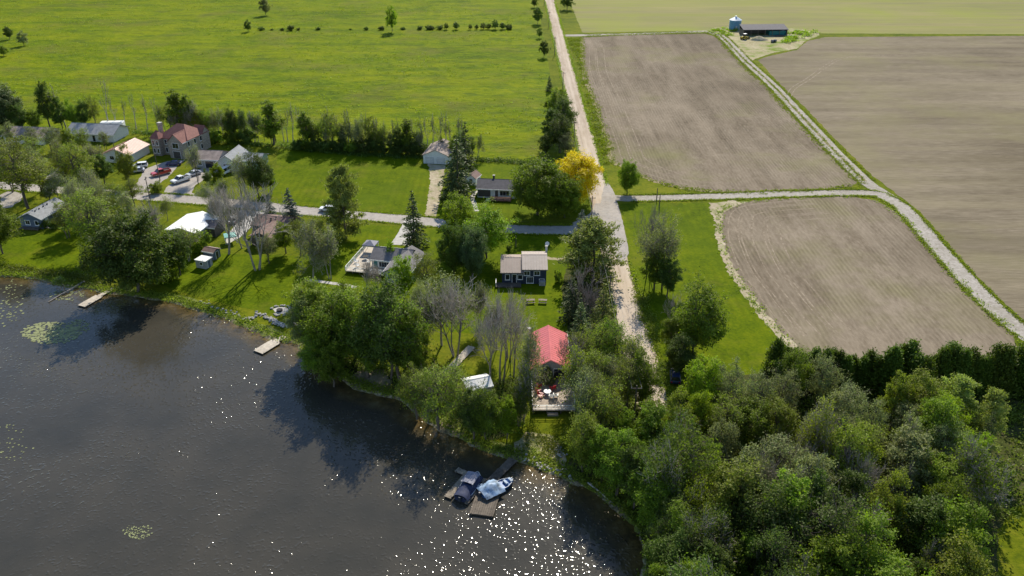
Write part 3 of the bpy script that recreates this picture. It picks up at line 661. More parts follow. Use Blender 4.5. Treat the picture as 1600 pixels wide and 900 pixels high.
PR['half'] = [proto_bare(91, 12, 7.5, 1, 4, 3, 3800, 0.27), proto_bare(92, 12, 7.0, 2, 4, 3, 3600, 0.27, upr=0.8), proto_bare(93, 12, 8.2, 1, 4, 3, 5000, 0.27, upr=0.6)]
PR['thin'] = [proto_bare(95, 11, 3.2, 1, 4, 2, 320, 0.34, upr=1.2), proto_bare(96, 11, 2.8, 1, 4, 2, 200, 0.34, upr=1.4)]
PR['spruce'] = [proto_spruce(101), proto_spruce(102, W=6.0, nb=26)]
PR['pine'] = [proto_pine(111), proto_pine(112, W=5.6, nb=18)]
PR['cedar'] = [proto_cedar(121, W=4.8, cone=0.5, n=6500), proto_cedar(122, W=5.2, cone=0.4, n=6500), proto_cedar(123, W=4.2, cone=0.6)]
for lst in PR.values():
    for t in lst:
        for m_ in t[:-1]:
            if m_ is not None: m_.materials.append(M['bark'])
RT = random.Random(77)
CNT = {}
NAMES = {'round': 'broadleaf_tree', 'leafy': 'broadleaf_tree', 'tall': 'broadleaf_tree', 'sparse': 'open_crowned_tree', 'shrub': 'shrub', 'poplar': 'columnar_tree', 'far': 'field_tree', 'bare': 'bare_tree', 'half': 'half_bare_tree', 'thin': 'slender_tree', 'spruce': 'spruce_tree', 'pine': 'pine_tree', 'cedar': 'cedar_tree'}
def setmat(o, m):
    s = o.material_slots[0]; s.link = 'OBJECT'; s.material = m
TREES = []
def plant(kind, X, Y, H, leaf, label, group, wid=1.0, bark=None, var=None, lean=0.0):
    c = CNT.get(kind, 0); CNT[kind] = c+1
    t = PR[kind][(c if var is None else var) % len(PR[kind])]
    root = thing(NAMES[kind], label, 'shrub' if kind == 'shrub' else 'tree', (X, Y, 0), RT.uniform(0, 6.28), group)
    if lean: root.rotation_euler = (lean*RT.uniform(-1, 1), lean*RT.uniform(-1, 1), root.rotation_euler[2])
    s = H/t[-1]; ws = s*wid*RT.uniform(0.93, 1.08); root.scale = (ws, ws, s)
    bk = bark or ('bark_grey' if kind in ('bare', 'half', 'thin') else 'bark')
    if kind in ('bare', 'half', 'thin'): parts = [('trunk', t[0], bk), ('branches', t[1], 'twig' if bk != 'bark' else 'twig_dark'), ('crown', t[2], leaf)]
    else: parts = [('trunk', t[0], bk), ('crown', t[1], leaf)]
    for nm, me, mt in parts:
        if me is None: continue
        o = bpy.data.objects.new(nm, me); COL.objects.link(o); o.parent = root; setmat(o, M[mt])
        if nm == 'branches': o['kind'] = 'stuff'
    TREES.append((X, Y, H))
    return root
def tb(kind, px, py, pt, leaf, label, group, **k):     # base pixel and the row of the top
    X, Y, _ = G(px, py); return plant(kind, X, Y, max(0.8, height_at(X, Y, pt)), leaf, label, group, **k)
def ta(kind, px, pt, H, leaf, label, group, **k):      # apex pixel and a height
    X, Y, _ = G(px, pt, H); return plant(kind, X, Y, H, leaf, label, group, **k)

# -- meadow and far hedgerow
g = 'trees in the meadow'
tb('far', 613, 50, 9, 'l_mid', 'tall lone tree standing in the far meadow hedgerow', g, wid=0.55)
tb('far', 415, 24, -4, 'l_grey', 'pale grey-green tree at the top of the meadow', g, wid=0.7)
tb('far', 388, 50, 31, 'l_dark', 'small dark tree at the left end of the far hedgerow', g, wid=0.8)
tb('far', 15, 62, 40, 'l_dark', 'dark narrow tree in the meadow corner', g, wid=0.8)
tb('far', 38, 72, 48, 'l_grey', 'pale rounded tree beside dark tree in the meadow corner', g, wid=0.9)
tb('far', 6, 88, 70, 'l_mid', 'low green tree at the left border of the meadow', g)
g = 'bushes of the far hedgerow'
for zx, w_ in ((35, 6), (100, 3), (165, 4), (218, 8), (265, 4), (390, 5), (590, 3), (690, 5), (785, 6), (920, 5), (1025, 6), (1080, 7), (1100, 6), (1150, 7), (1190, 11), (1250, 13), (1340, 9), (1380, 9), (1420, 11), (1455, 10), (1495, 16), (1540, 12), (1580, 8)):
    px = 400+zx/4; py = 48-(px-400)*0.004
    tb('far' if w_ > 8 else 'shrub', px, py, py-w_, 'l_dark', 'small bush in the thin hedgerow across the far meadow', g, wid=1.0 if w_ > 8 else 1.1)
g = 'trees along the far gravel road'
for px, py, pt, wd in ((835, 12, -6, 0.8), (840, 38, 9, 0.75), (843, 60, 42, 0.6), (850, 90, 62, 0.6)):
    tb('far', px, py, pt, 'l_dark', 'tree on the grass verge along the far gravel road', g, wid=wd)
tb('far', 886, 15, -12, 'l_dark', 'tree right of the far road casting shadow across gravel', g)
tb('spruce', 858, 143, 117, 'n_dark', 'small lone conifer left of the gravel road', g)
g = 'dark clump left of the gravel road'
for px, py, pt, k, m_ in ((868, 205, 137, 'leafy', 'l_mid'), (880, 218, 152, 'leafy', 'l_dark'), (862, 228, 168, 'leafy', 'l_dark'), (874, 240, 180, 'leafy', 'l_dark'), (852, 246, 208, 'leafy', 'l_dark')):
    tb(k, px, py, pt, m_, 'dark leafy tree in the tall clump left of the gravel road', g, wid=0.85)
tb('sparse', 884, 248, 208, 'l_grey', 'greyish small tree at the foot of the roadside clump', g)

# -- hedgerow below the meadow
g = 'hedgerow trees below the meadow'
for px, py, pt in ((196, 200, 152), (213, 202, 146), (231, 204, 148), (250, 205, 150), (458, 222, 160), (474, 224, 165), (520, 230, 165), (545, 232, 170), (553, 232, 172), (575, 233, 174), (583, 233, 180), (590, 234, 182), (600, 234, 188), (614, 235, 186), (627, 235, 182), (648, 236, 184), (661, 236, 180), (668, 237, 184), (676, 238, 177), (687, 238, 182), (707, 239, 186), (722, 240, 186), (444, 222, 176), (450, 222, 170), (508, 229, 176), (532, 231, 178), (565, 232, 182), (699, 238, 172), (714, 240, 178)):
    tb('thin', px, py, pt, 'l_olive', 'slender pale half-leafed tree in the meadow hedgerow', g, bark='bark_pale')
for px, py, pt, m_ in ((283, 212, 139, 'l_mid'), (300, 212, 146, 'l_mid'), (428, 226, 155, 'l_mid'), (481, 230, 173, 'l_mid'), (638, 238, 184, 'l_mid')):
    tb('poplar', px, py, pt, m_, 'tall narrow leafy tree rising from the meadow hedgerow', g, wid=1.25)
rh = random.Random(8)
for q, px in enumerate(range(262, 752, 9)):
    if 438 < px < 470 or 662 < px < 712: continue
    py = 211+(px-262)*0.076; hh = 165+(px-262)*0.085+rh.uniform(-9, 14); k = rh.choice(['half', 'sparse', 'leafy', 'half', 'sparse']); m_ = rh.choice(['l_mid', 'l_olive', 'l_dark', 'l_grey', 'l_mid'])
    if 300 < px < 400: hh -= 6
    tb(k, px+rh.uniform(-3, 3), py+rh.uniform(-2, 2), hh, m_, {'half': 'greyish half-leafed tree in the hedgerow below the meadow', 'sparse': 'open green tree in the hedgerow below the meadow', 'leafy': 'bushy tree in the hedgerow below the meadow'}[k], g, wid=0.72)
tb('spruce', 537, 233, 194, 'n_dark', 'dark pointed conifer in the meadow hedgerow', g)
tb('spruce', 690, 243, 210, 'n_dark', 'dark conifer in the hedgerow behind the white garage', g)
for i, px in enumerate(list(range(470, 665, 13))+[320, 340, 365, 385]):
    py = 232+(px-470)*0.045 if px > 450 else 221
    tb('shrub', px+RT.uniform(-3, 3), py+2, py-RT.uniform(10, 22), RT.choice(['l_mid', 'l_dark', 'l_dark']), 'low rounded bush at the foot of the meadow hedgerow', 'bushes of the meadow hedgerow')
# -- upper left corner
g = 'trees behind the far left houses'
for px, py, pt, k, m_, wd in ((10, 205, 132, 'round', 'n_dark', 0.9), (36, 208, 160, 'leafy', 'l_dark', 0.9), (58, 206, 172, 'leafy', 'l_mid', 0.9), (80, 204, 122, 'tall', 'l_dark', 0.7), (98, 204, 150, 'leafy', 'l_dark', 0.8), (118, 204, 158, 'leafy', 'l_mid', 0.7), (136, 203, 156, 'leafy', 'l_dark', 0.7), (152, 203, 148, 'sparse', 'l_olive', 0.6), (20, 232, 190, 'sparse', 'l_grey', 0.9), (54, 236, 198, 'sparse', 'l_grey', 1.0), (84, 240, 196, 'sparse', 'l_grey', 0.9), (112, 236, 200, 'leafy', 'l_olive', 0.8)):
    tb(k, px, py, pt, m_, {'round': 'big very dark tree at the left border below the meadow', 'leafy': 'dark leafy tree behind the far left houses', 'tall': 'tall dark tree behind the far left houses', 'sparse': 'greyish open tree among the far left houses'}[k], g, wid=wd)
for px, pt in ((172, 125), (104, 128), (182, 150)):
    tb('thin', px, 202, pt, 'l_olive', 'slender pale tree behind the far left houses', g, bark='bark_pale')
# -- left gardens
g = 'trees in the left gardens'
tb('sparse', 44, 326, 220, 'l_olive', 'broad open green tree beside the grey-blue house', g, wid=1.2, var=0)
tb('leafy', 4, 398, 320, 'l_mid', 'dense green tree at the left border by the lawn', g, wid=1.1)
tb('sparse', 132, 304, 220, 'l_olive', 'airy green tree between pink-roofed house and road', g, wid=1.05)
tb('sparse', 108, 300, 228, 'l_olive', 'airy green tree left of the pink-roofed house', g, wid=0.8)
tb('shrub', 107, 280, 256, 'l_white', 'pale blossoming bush beside the gravel drive', g, wid=0.8)
tb('leafy', 164, 288, 240, 'l_dark', 'dark tree in front of the pink roof', g, wid=1.0)
tb('leafy', 203, 288, 230, 'l_olive', 'green tree between pink roof and parked white cars', g, wid=0.7)
tb('half', 146, 318, 262, 'l_grey', 'grey half-bare tree near the side road on the left', g)
tb('half', 118, 335, 275, 'l_grey', 'grey half-bare tree right of the grey-blue house', g, wid=0.9)
tb('leafy', 80, 318, 276, 'l_olive', 'leafy small tree behind the grey-blue house', g, wid=0.8)
tb('sparse', 151, 398, 298, 'l_olive', 'forked open tree on the left lawn near the shore', g, wid=1.15)
tb('half', 176, 392, 310, 'l_grey', 'thin grey tree behind the big dark shore tree', g, wid=0.9)
tb('sparse', 128, 372, 318, 'l_grey', 'grey-green tree below the grey-blue house', g, wid=0.9)
tb('round', 216, 456, 334, 'l_dark', 'big dense dark green tree by the left dock', g, wid=0.92)
tb('leafy', 282, 430, 362, 'l_dark', 'dark leafy tree in front of the white roof', g, wid=0.9)
tb('bare', 262, 398, 300, 'l_grey', 'tall bare tree left of the white roof', g, wid=0.8)
tb('half', 232, 372, 318, 'l_grey', 'greyish bare tree behind the big dark shore tree', g)
tb('shrub', 310, 392, 364, 'l_mid', 'round green shrub at the corner of the white roof', g, wid=1.0)
tb('shrub', 255, 440, 410, 'l_bright', 'bright bush beside the big dark shore tree', g)
tb('shrub', 245, 302, 286, 'l_olive', 'shrub at the mouth of the stone house drive', g)
tb('shrub', 70, 356, 344, 'l_dark', 'dark clipped shrub in front of the grey-blue house', g, wid=0.7)
tb('shrub', 84, 358, 345, 'l_dark', 'dark clipped shrub in front of the grey-blue house', g, wid=0.7)
rl = random.Random(31)
for px, py, pt, k, m_ in ((20, 300, 236, 'sparse', 'l_olive'), (66, 300, 232, 'sparse', 'l_grey'), (92, 318, 262, 'half', 'l_grey'), (60, 262, 214, 'sparse', 'l_olive'), (30, 258, 212, 'sparse', 'l_olive'), (6, 268, 216, 'sparse', 'l_grey'), (100, 258, 214, 'half', 'l_grey'), (150, 268, 222, 'half', 'l_grey'), (160, 330, 280, 'half', 'l_grey'), (186, 340, 286, 'sparse', 'l_olive'), (205, 350, 296, 'half', 'l_grey'), (172, 352, 300, 'sparse', 'l_olive'), (140, 352, 296, 'sparse', 'l_olive'), (108, 372, 316, 'sparse', 'l_olive'), (246, 410, 340, 'sparse', 'l_mid'), (188, 402, 330, 'sparse', 'l_olive'), (296, 408, 350, 'half', 'l_olive'), (340, 352, 300, 'half', 'l_grey'), (378, 388, 322, 'bare', 'l_grey'), (125, 345, 280, 'half', 'l_grey'), (132, 240, 200, 'sparse', 'l_olive'), (166, 234, 204, 'sparse', 'l_grey'), (90, 236, 200, 'sparse', 'l_grey'), (352, 320, 276, 'half', 'l_olive'), (212, 322, 278, 'sparse', 'l_olive'), (262, 345, 306, 'half', 'l_olive')):
    tb(k, px, py, pt, m_, {'sparse': 'airy green tree in the leafy left gardens', 'half': 'grey thin-leaved tree in the left gardens', 'bare': 'bare slim tree before the brown roof'}[k], g, wid=0.95)
# -- around the middle houses left
g = 'trees around the side road houses'
tb('half', 384, 306, 238, 'l_grey', 'greyish open tree in front of the grey-roofed house', g, wid=0.95)
tb('leafy', 408, 308, 240, 'l_dark', 'dense dark tree right of the grey-roofed house', g, wid=1.0)
tb('leafy', 424, 300, 254, 'l_mid', 'smaller green tree right of the grey-roofed house', g, wid=0.7)
tb('leafy', 326, 292, 266, 'l_dark', 'small dark tree on the corner lawn by the side road', g, wid=0.7)
tb('shrub', 341, 280, 258, 'l_bright', 'bright shrub beside the parked white van', g, wid=0.7)
tb('half', 310, 282, 222, 'l_grey', 'grey half-bare tree beside the parked silver car', g, wid=0.7)
tb('bare', 358, 397, 286, 'l_grey', 'tall bare tree right of the white roof', g, wid=0.85, var=1)
tb('bare', 402, 421, 286, 'l_grey', 'large many-stemmed bare tree before the brown-roofed house', g, wid=1.0, var=2, bark='bark_grey')
tb('half', 330, 330, 282, 'l_grey', 'thin half-bare tree beside the side road', g, wid=0.8)
tb('sparse', 421, 412, 366, 'l_grey', 'grey-green bush-like tree behind the many-stemmed bare tree', g, wid=1.0)
tb('spruce', 425, 348, 302, 'n_blue', 'greyish spruce beside the brown-roofed house', g, wid=1.1, var=1)
tb('spruce', 457, 358, 292, 'n_blue', 'blue-green pointed spruce beside the side road', g, wid=1.0, var=0)
tb('leafy', 447, 396, 348, 'l_bright', 'bright green small tree right of the brown roof', g, wid=0.95)
tb('pine', 541, 372, 258, 'n_pine', 'tall open pine beside the side road', g, wid=0.75)
tb('pine', 531, 366, 280, 'n_pine', 'shorter pine close to the tall open pine', g, wid=0.55)
tb('spruce', 648, 384, 295, 'n_dark', 'single dark spruce at the concrete drive', g, wid=1.0)
tb('half', 490, 441, 336, 'l_grey', 'tall grey tree on the lawn left of white deck', g, wid=0.9)
tb('half', 516, 436, 350, 'l_grey', 'grey tree close to the white deck', g, wid=0.9)
tb('sparse', 500, 405, 340, 'l_olive', 'light green open tree behind the lawn path', g, wid=0.8)
tb('sparse', 470, 400, 342, 'l_olive', 'light green open tree left of the lawn path', g, wid=0.8)
tb('bare', 572, 470, 400, 'l_grey', 'bare small tree before the white deck', g, wid=0.8)
tb('bare', 590, 462, 412, 'l_grey', 'thin bare tree before the grey house', g, wid=0.6)
tb('leafy', 632, 470, 398, 'l_bright', 'bright leafy tree in front of the grey house', g, wid=0.6)
tb('leafy', 612, 415, 376, 'l_bright', 'bright small tree against the grey roof', g, wid=0.55)
# -- middle
g = 'trees between the side road and the lake'
tb('spruce', 716, 312, 214, 'n_dark', 'tall dark spruce right of the white garage', g, wid=1.15)
tb('spruce', 728, 276, 189, 'n_dark', 'dark spruce behind the tall one by the garage', g, wid=0.9)
tb('shrub', 702, 322, 303, 'l_dark', 'purple-dark shrub at the foot of the tall spruce', g)
tb('round', 840, 336, 248, 'l_mid', 'massive round dark green tree beside the white house', g, wid=1.0)
tb('round', 882, 340, 276, 'l_mid', 'round green tree in front of the golden tree', g, wid=0.95)
tb('round', 899, 318, 239, 'l_gold', 'golden yellow tree at the road corner', g, wid=1.0)
tb('leafy', 762, 405, 326, 'l_bright', 'large bright green tree beside the side road', g, wid=1.25, var=1)
tb('leafy', 718, 385, 306, 'l_bright', 'bright green tree left of the large bright one', g, wid=0.85)
tb('round', 710, 428, 348, 'l_dark', 'dark green tree right of the grey house', g, wid=0.6)
tb('round', 738, 432, 352, 'n_dark', 'very dark rounded tree left of the navy cottage', g, wid=0.65)
tb('sparse', 666, 465, 395, 'l_olive', 'light open tree at the right end of the grey house', g, wid=0.9)
tb('round', 980, 303, 250, 'l_mid', 'small round-headed tree beside the farm track entrance', g, wid=0.62)
tb('shrub', 795, 392, 384, 'l_dark', 'small dark bush behind the navy cottage', g, wid=0.8)
tb('shrub', 872, 440, 424, 'l_olive', 'small bush on the lawn right of navy cottage', g, wid=0.6)
g = 'grey bare trees between the cottages'
for px, py, pt, k, wd in ((690, 540, 432, 'half', 1.0), (668, 536, 452, 'half', 0.9), (712, 556, 428, 'bare', 0.9), (750, 510, 440, 'half', 0.8), (655, 500, 436, 'half', 0.8)):
    tb(k, px, py, pt, 'l_grey', 'grey twiggy tree in the thicket left of red roof', g, wid=wd)
for px, py, pt, k, wd in ((784, 598, 448, 'bare', 0.72), (803, 590, 462, 'bare', 0.6), (766, 606, 488, 'bare', 0.7), (795, 560, 452, 'bare', 0.7), (818, 630, 508, 'half', 0.6), (775, 545, 462, 'half', 0.8)):
    tb(k, px, py, pt, 'l_grey', 'dense grey bare tree right beside the red roof', g, wid=wd, bark='bark_grey')
g = 'leafy trees on the middle shore'
for px, py, pt, k, m_, wd in ((482, 552, 462, 'leafy', 'l_grey', 0.85), (500, 545, 438, 'leafy', 'l_olive', 0.9), (494, 590, 528, 'leafy', 'l_mid', 0.9), (522, 604, 535, 'leafy', 'l_mid', 0.9), (530, 575, 462, 'leafy', 'l_mid', 0.9), (556, 560, 455, 'leafy', 'l_olive', 0.95), (575, 590, 470, 'leafy', 'l_mid', 0.85), (606, 594, 446, 'leafy', 'l_dark', 0.9), (625, 596, 460, 'sparse', 'l_mid', 0.95), (645, 600, 480, 'leafy', 'l_mid', 0.8), (600, 560, 452, 'leafy', 'l_mid', 0.8), (545, 520, 440, 'leafy', 'l_bright', 0.8), (640, 560, 470, 'sparse', 'l_grey', 0.9)):
    tb(k, px, py, pt, m_, {'l_grey': 'grey-green tree in the leafy grove on the shore', 'l_olive': 'olive green tree in the leafy grove on the shore', 'l_mid': 'full green tree in the leafy grove on the shore', 'l_dark': 'darkest tree of the leafy grove on the shore', 'l_bright': 'brightest tree of the leafy grove on the shore'}[m_], g, wid=wd)
for px, py, pt, k, m_, wd in ((652, 655, 575, 'sparse', 'l_olive', 0.9), (690, 672, 568, 'sparse', 'l_olive', 0.95), (670, 660, 590, 'sparse', 'l_grey', 0.9), (712, 640, 560, 'half', 'l_olive', 0.8), (740, 688, 610, 'leafy', 'l_dark', 0.85), (762, 690, 612, 'leafy', 'l_mid', 0.85), (792, 686, 620, 'leafy', 'l_bright', 0.8), (812, 668, 600, 'sparse', 'l_mid', 0.8), (725, 660, 600, 'sparse', 'l_olive', 0.8)):
    tb(k, px, py, pt, m_, {'l_grey': 'greyish sapling on the bank left of the boats', 'l_olive': 'thin olive tree on the bank left of the boats', 'l_mid': 'full green tree above the boats', 'l_dark': 'dark bushy tree above the boats', 'l_bright': 'bright green tree left of the sitting-out deck'}[m_], g, wid=wd)
# -- conifer strip between cottage and road
g = 'trees between the red roof and gravel road'
tb('spruce', 908, 382, 326, 'n_blue', 'bluish spruce at the road junction', g, wid=1.2)
tb('pine', 925, 440, 344, 'n_pine', 'big spreading pine at the road junction', g, wid=1.25, var=0)
tb('pine', 905, 430, 362, 'n_pine', 'dark pine beside the big spreading one', g, wid=1.0)
tb('bare', 908, 505, 404, 'l_grey', 'tangled grey dead tree right of the navy cottage lawn', g, wid=0.9, bark='bark')
tb('spruce', 940, 530, 440, 'n_pine', 'conical spruce beside the gravel road', g, wid=1.15)
tb('spruce', 893, 500, 432, 'n_dark', 'dark conifer behind the red roof', g, wid=1.1)
tb('bare', 922, 520, 440, 'l_grey', 'grey dead tree between the conifers', g, wid=0.7, bark='bark')
tb('spruce', 905, 545, 470, 'n_dark', 'dark conifer right of the red roof', g, wid=1.1)
for px, py, pt, k, m_ in ((905, 605, 518, 'sparse', 'l_olive'), (930, 598, 508, 'sparse', 'l_olive'), (955, 596, 500, 'sparse', 'l_mid'), (978, 612, 516, 'half', 'l_olive'), (925, 640, 548, 'sparse', 'l_olive'), (950, 640, 552, 'half', 'l_grey'), (1000, 640, 556, 'leafy', 'l_mid'), (975, 650, 560, 'sparse', 'l_olive'), (912, 690, 590, 'half', 'l_grey'), (938, 690, 595, 'sparse', 'l_olive')):
    tb(k, px, py, pt, m_, {'l_grey': 'grey half-bare tree between red roof and road end', 'l_olive': 'olive open tree between red roof and road end', 'l_mid': 'green tree between red roof and road end'}[m_], g, wid=0.85)
tb('half', 906, 655, 545, 'l_olive', 'wispy tree right of the cottage deck', g, wid=0.8)
tb('sparse', 916, 668, 572, 'l_grey', 'pale open tree right of the cottage deck', g, wid=0.8)
tb('half', 819, 655, 560, 'l_olive', 'wispy tree left of the cottage deck', g, wid=0.7)
tb('bare', 894, 616, 520, 'l_grey', 'dark bare tree with branches before the red roof', g, wid=0.7, bark='bark')
# -- right of road
g = 'trees right of the gravel road'
tb('bare', 1012, 432, 318, 'l_grey', 'tall bare tree right of the gravel road', g, wid=0.6, bark='bark')
tb('half', 1034, 452, 330, 'l_grey', 'tall half-bare tree right of the gravel road', g, wid=0.75, bark='bark')
tb('leafy', 1022, 452, 392, 'l_mid', 'dense green tree under the bare ones by the road', g, wid=1.1)
tb('leafy', 1042, 462, 405, 'l_dark', 'dark green tree under the bare ones by the road', g, wid=0.9)
tb('bare', 1046, 520, 455, 'l_grey', 'grey bare tree in the lower roadside clump', g, wid=0.9)
tb('leafy', 1088, 562, 448, 'l_mid', 'biggest leafy tree of the lower roadside clump', g, wid=0.85)
tb('leafy', 1070, 540, 462, 'l_dark', 'dark tree in the lower roadside clump', g, wid=0.85)
tb('leafy', 1060, 590, 526, 'l_dark', 'low dark tree beside the parked dark car', g, wid=1.0)
tb('leafy', 1046, 556, 496, 'l_mid', 'small green tree added to shade the parked dark car', g, wid=0.8)  # extra tree, added so that its shadow falls on the dark car
# -- cedar hedge at the field edge
g = 'dark cedar hedge along the ploughed field'
for i, px in enumerate(range(1206, 1640, 12)):
    tb('cedar', px+RT.uniform(-3, 3), 612+RT.uniform(-7, 8), 548+RT.uniform(-14, 12), 'n_cedar', 'dark cedar in the tall hedge below the ploughed field', g, wid=RT.uniform(0.95, 1.25))
# -- the wood
g = 'trees of the wood on the right'
WOOD = [(1048, 588, 'leafy', 'l_bright'), (1075, 580, 'leafy', 'l_bright'), (1106, 560, 'leafy', 'l_bright'), (1150, 568, 'sparse', 'l_grey'), (1190, 585, 'sparse', 'l_grey'), (1245, 545, 'leafy', 'l_mid'), (1230, 580, 'sparse', 'l_grey'), (1293, 556, 'sparse', 'l_grey'), (1330, 600, 'sparse', 'l_grey'), (1412, 582, 'leafy', 'l_olive'), (1452, 588, 'leafy', 'l_olive'), (1480, 615, 'leafy', 'l_bright'), (1508, 588, 'pine', 'n_pine'), (1560, 610, 'pine', 'n_pine'), (1592, 606, 'pine', 'n_pine'), (1430, 655, 'half', 'l_grey'), (1370, 625, 'sparse', 'l_grey'), (1525, 676, 'leafy', 'l_bright'), (1555, 640, 'spruce', 'n_dark'), (1275, 650, 'half', 'l_grey'), (1350, 660, 'leafy', 'l_olive'), (1020, 622, 'leafy', 'l_mid'), (1062, 622, 'leafy', 'l_olive'), (1100, 612, 'leafy', 'l_bright'), (1140, 622, 'sparse', 'l_olive'), (1185, 628, 'leafy', 'l_mid'), (1225, 628, 'leafy', 'l_olive')]
pl = []
def wood(px, pt, H, k, m_):
    X, Y, _ = G(px, pt, H)
    if in_poly(X, Y, LAKE) or shore_dist(X, Y) < 1.5: return
    if any((X-a)**2+(Y-b)**2 < 2.6**2 for a, b in pl): return
    bx, by = proj(X, Y, 0)
    if px > 1535 and pt > 735: return
    if px > 1545 and 650 < pt: return
    if bx < 905 and by < 745: return
    if 20.5 < X < 28.5 and Y > 107: return
    if bx > 1540 and 690 < by < 770: return
    pl.append((X, Y))
    col = {'l_grey': 'grey-green', 'l_olive': 'olive green', 'l_mid': 'mid green', 'l_bright': 'bright green', 'l_dark': 'dark green', 'n_pine': 'dull green', 'n_dark': 'very dark'}[m_]
    kd = {'leafy': 'leafy tree', 'sparse': 'open-crowned tree', 'half': 'half-bare tree', 'bare': 'bare tree', 'pine': 'pine', 'spruce': 'spruce', 'tall': 'tall leafy tree'}[k]
    row = 'along the field hedge' if pt < 625 else 'in the back of the wood' if pt < 690 else 'in the middle of the wood' if pt < 760 else 'in the front of the wood' if pt < 830 else 'at the bottom border of the wood'
    plant(k, X, Y, H, m_, '%s %s %s' % (col, kd, row), g, wid=RT.uniform(0.62, 0.95))
for a in WOOD: wood(a[0], a[1], 12+RT.uniform(-1, 1), a[2], a[3])
for j, pt in enumerate(range(636, 960, 34)):
    for px in range(868+(j % 2)*24, 1660, 50):
        x = px+RT.uniform(-14, 14); y = pt+RT.uniform(-14, 14)
        if RT.random() < 0.10: continue
        t = 0.5+0.5*math.sin(x*0.017+y*0.011)*math.cos(y*0.02-x*0.006)
        right = x > 1120
        k = RT.choice(['leafy', 'sparse', 'leafy', 'half'] if right and pt < 720 else ['leafy', 'leafy', 'tall', 'sparse', 'tall', 'half'])
        m_ = RT.choice(['l_grey', 'l_olive', 'l_grey', 'l_mid'] if right and pt < 720 else ['l_mid', 'l_mid', 'l_olive', 'l_dark', 'l_dark', 'l_bright', 'l_mid'])
        wood(x, y, RT.uniform(9.5, 17), k, m_)
for px, py, pt, m_ in ((914, 738, 648, 'l_olive'), (940, 754, 664, 'l_mid'), (966, 776, 684, 'l_mid'), (990, 796, 700, 'l_dark'), (1012, 818, 716, 'l_mid'), (1030, 842, 742, 'l_mid'), (1048, 872, 770, 'l_dark'), (1056, 905, 800, 'l_mid'), (1050, 945, 835, 'l_dark')):
    tb('leafy', px, py, pt, m_, {'l_olive': 'olive tree leaning over the water right of boats', 'l_mid': 'green tree on the waterline of the wood', 'l_dark': 'dark tree on the waterline of the wood'}[m_], g, wid=0.85)
    pl.append(G(px, py)[:2])
for px, py, pt, wd in ((1192, 824, 694, 0.7), (1240, 800, 690, 0.7), (1080, 800, 722, 0.8), (1400, 770, 690, 0.7), (1180, 905, 858, 0.4), (1262, 760, 640, 0.7), (1290, 790, 668, 0.6), (1255, 850, 715, 0.6), (1130, 830, 735, 0.6), (1330, 820, 705, 0.6)):
    tb('bare', px, py, pt, 'l_grey', 'pale dead tree standing in the wood', 'dead trees in the wood', wid=wd, bark='bark_pale')
for px in range(1085, 1240, 26):
    ta('shrub', px, 590+RT.uniform(0, 25), 3.0, 'l_bright', 'bright bush at the lawn edge of the wood', 'bushes at the edge of the wood')

# -- uncountable brush
def brush(name, poly_pix, n, h, ls, mat, label, seed, cl=60):
    rng = np.random.default_rng(seed); poly = [G(a, b)[:2] for a, b in poly_pix]
    xs = [p[0] for p in poly]; ys = [p[1] for p in poly]; C = []; LV = []
    while len(C) < n//cl:
        x = rng.uniform(min(xs), max(xs)); y = rng.uniform(min(ys), max(ys))
        if in_poly(x, y, poly) and not in_poly(x, y, LAKE):
            hh = h*rng.uniform(0.3, 1.2); pts = np.array([x, y, hh*0.4])+rng.normal(size=(cl, 3))*np.array([0.8, 0.8, hh*0.35]); C.append(pts); LV.append(np.clip(rng.uniform(0.2, 0.8)+rng.normal(size=cl)*0.2, 0, 1))
    C = np.concatenate(C); C[:, 2] = np.abs(C[:, 2])+0.05
    V, Q = diamonds(C, ls, rng, 0.4); me = np_mesh(name, V, Q, np.concatenate(LV)); me.materials.append(M[mat])
    o = bpy.data.objects.new(name, me); COL.objects.link(o); return stuff(o, label)
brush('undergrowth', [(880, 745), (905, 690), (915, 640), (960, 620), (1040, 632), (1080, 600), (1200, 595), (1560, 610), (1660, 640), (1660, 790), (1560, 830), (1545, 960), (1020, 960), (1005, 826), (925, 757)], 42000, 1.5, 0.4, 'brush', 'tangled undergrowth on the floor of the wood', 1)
brush('undergrowth', [(640, 590), (700, 615), (760, 600), (815, 590), (820, 640), (800, 680), (770, 690), (720, 668), (680, 648), (640, 618), (612, 600), (560, 575), (520, 572), (478, 540), (500, 535), (560, 555)], 8000, 1.0, 0.36, 'brush', 'undergrowth below the shore trees', 2)
brush('tall_grass', [(741, 248), (822, 253), (893, 254), (893, 258), (822, 257), (741, 252)], 4000, 0.9, 0.4, 'l_dark', 'strip of tall dark grass between meadow and lawn', 3)
brush('tall_grass', [(190, 203), (320, 216), (420, 227), (560, 239), (660, 245), (660, 249), (560, 243), (420, 231), (320, 220), (190, 207)], 9000, 0.9, 0.45, 'l_dark', 'rough dark grass at the foot of the meadow hedgerow', 4)
brush('shore_weeds', [(0, 414), (110, 426), (170, 440), (178, 452), (110, 441), (50, 428), (0, 424)], 5000, 0.7, 0.3, 'brush', 'rough weeds along the left shore', 5)
brush('shore_weeds', [(800, 700), (822, 676), (862, 682), (880, 705), (888, 738), (850, 727), (815, 712)], 2500, 0.4, 0.26, 'l_olive', 'rough grass on the bank above the boats', 6)
brush('verge_weeds', [(887, 60), (905, 60), (908, 112), (922, 150), (934, 185), (946, 225), (952, 255), (946, 262), (934, 225), (920, 165), (908, 112)], 9000, 0.5, 0.4, 'l_bright', 'rough grass on the verge right of the gravel road', 7)
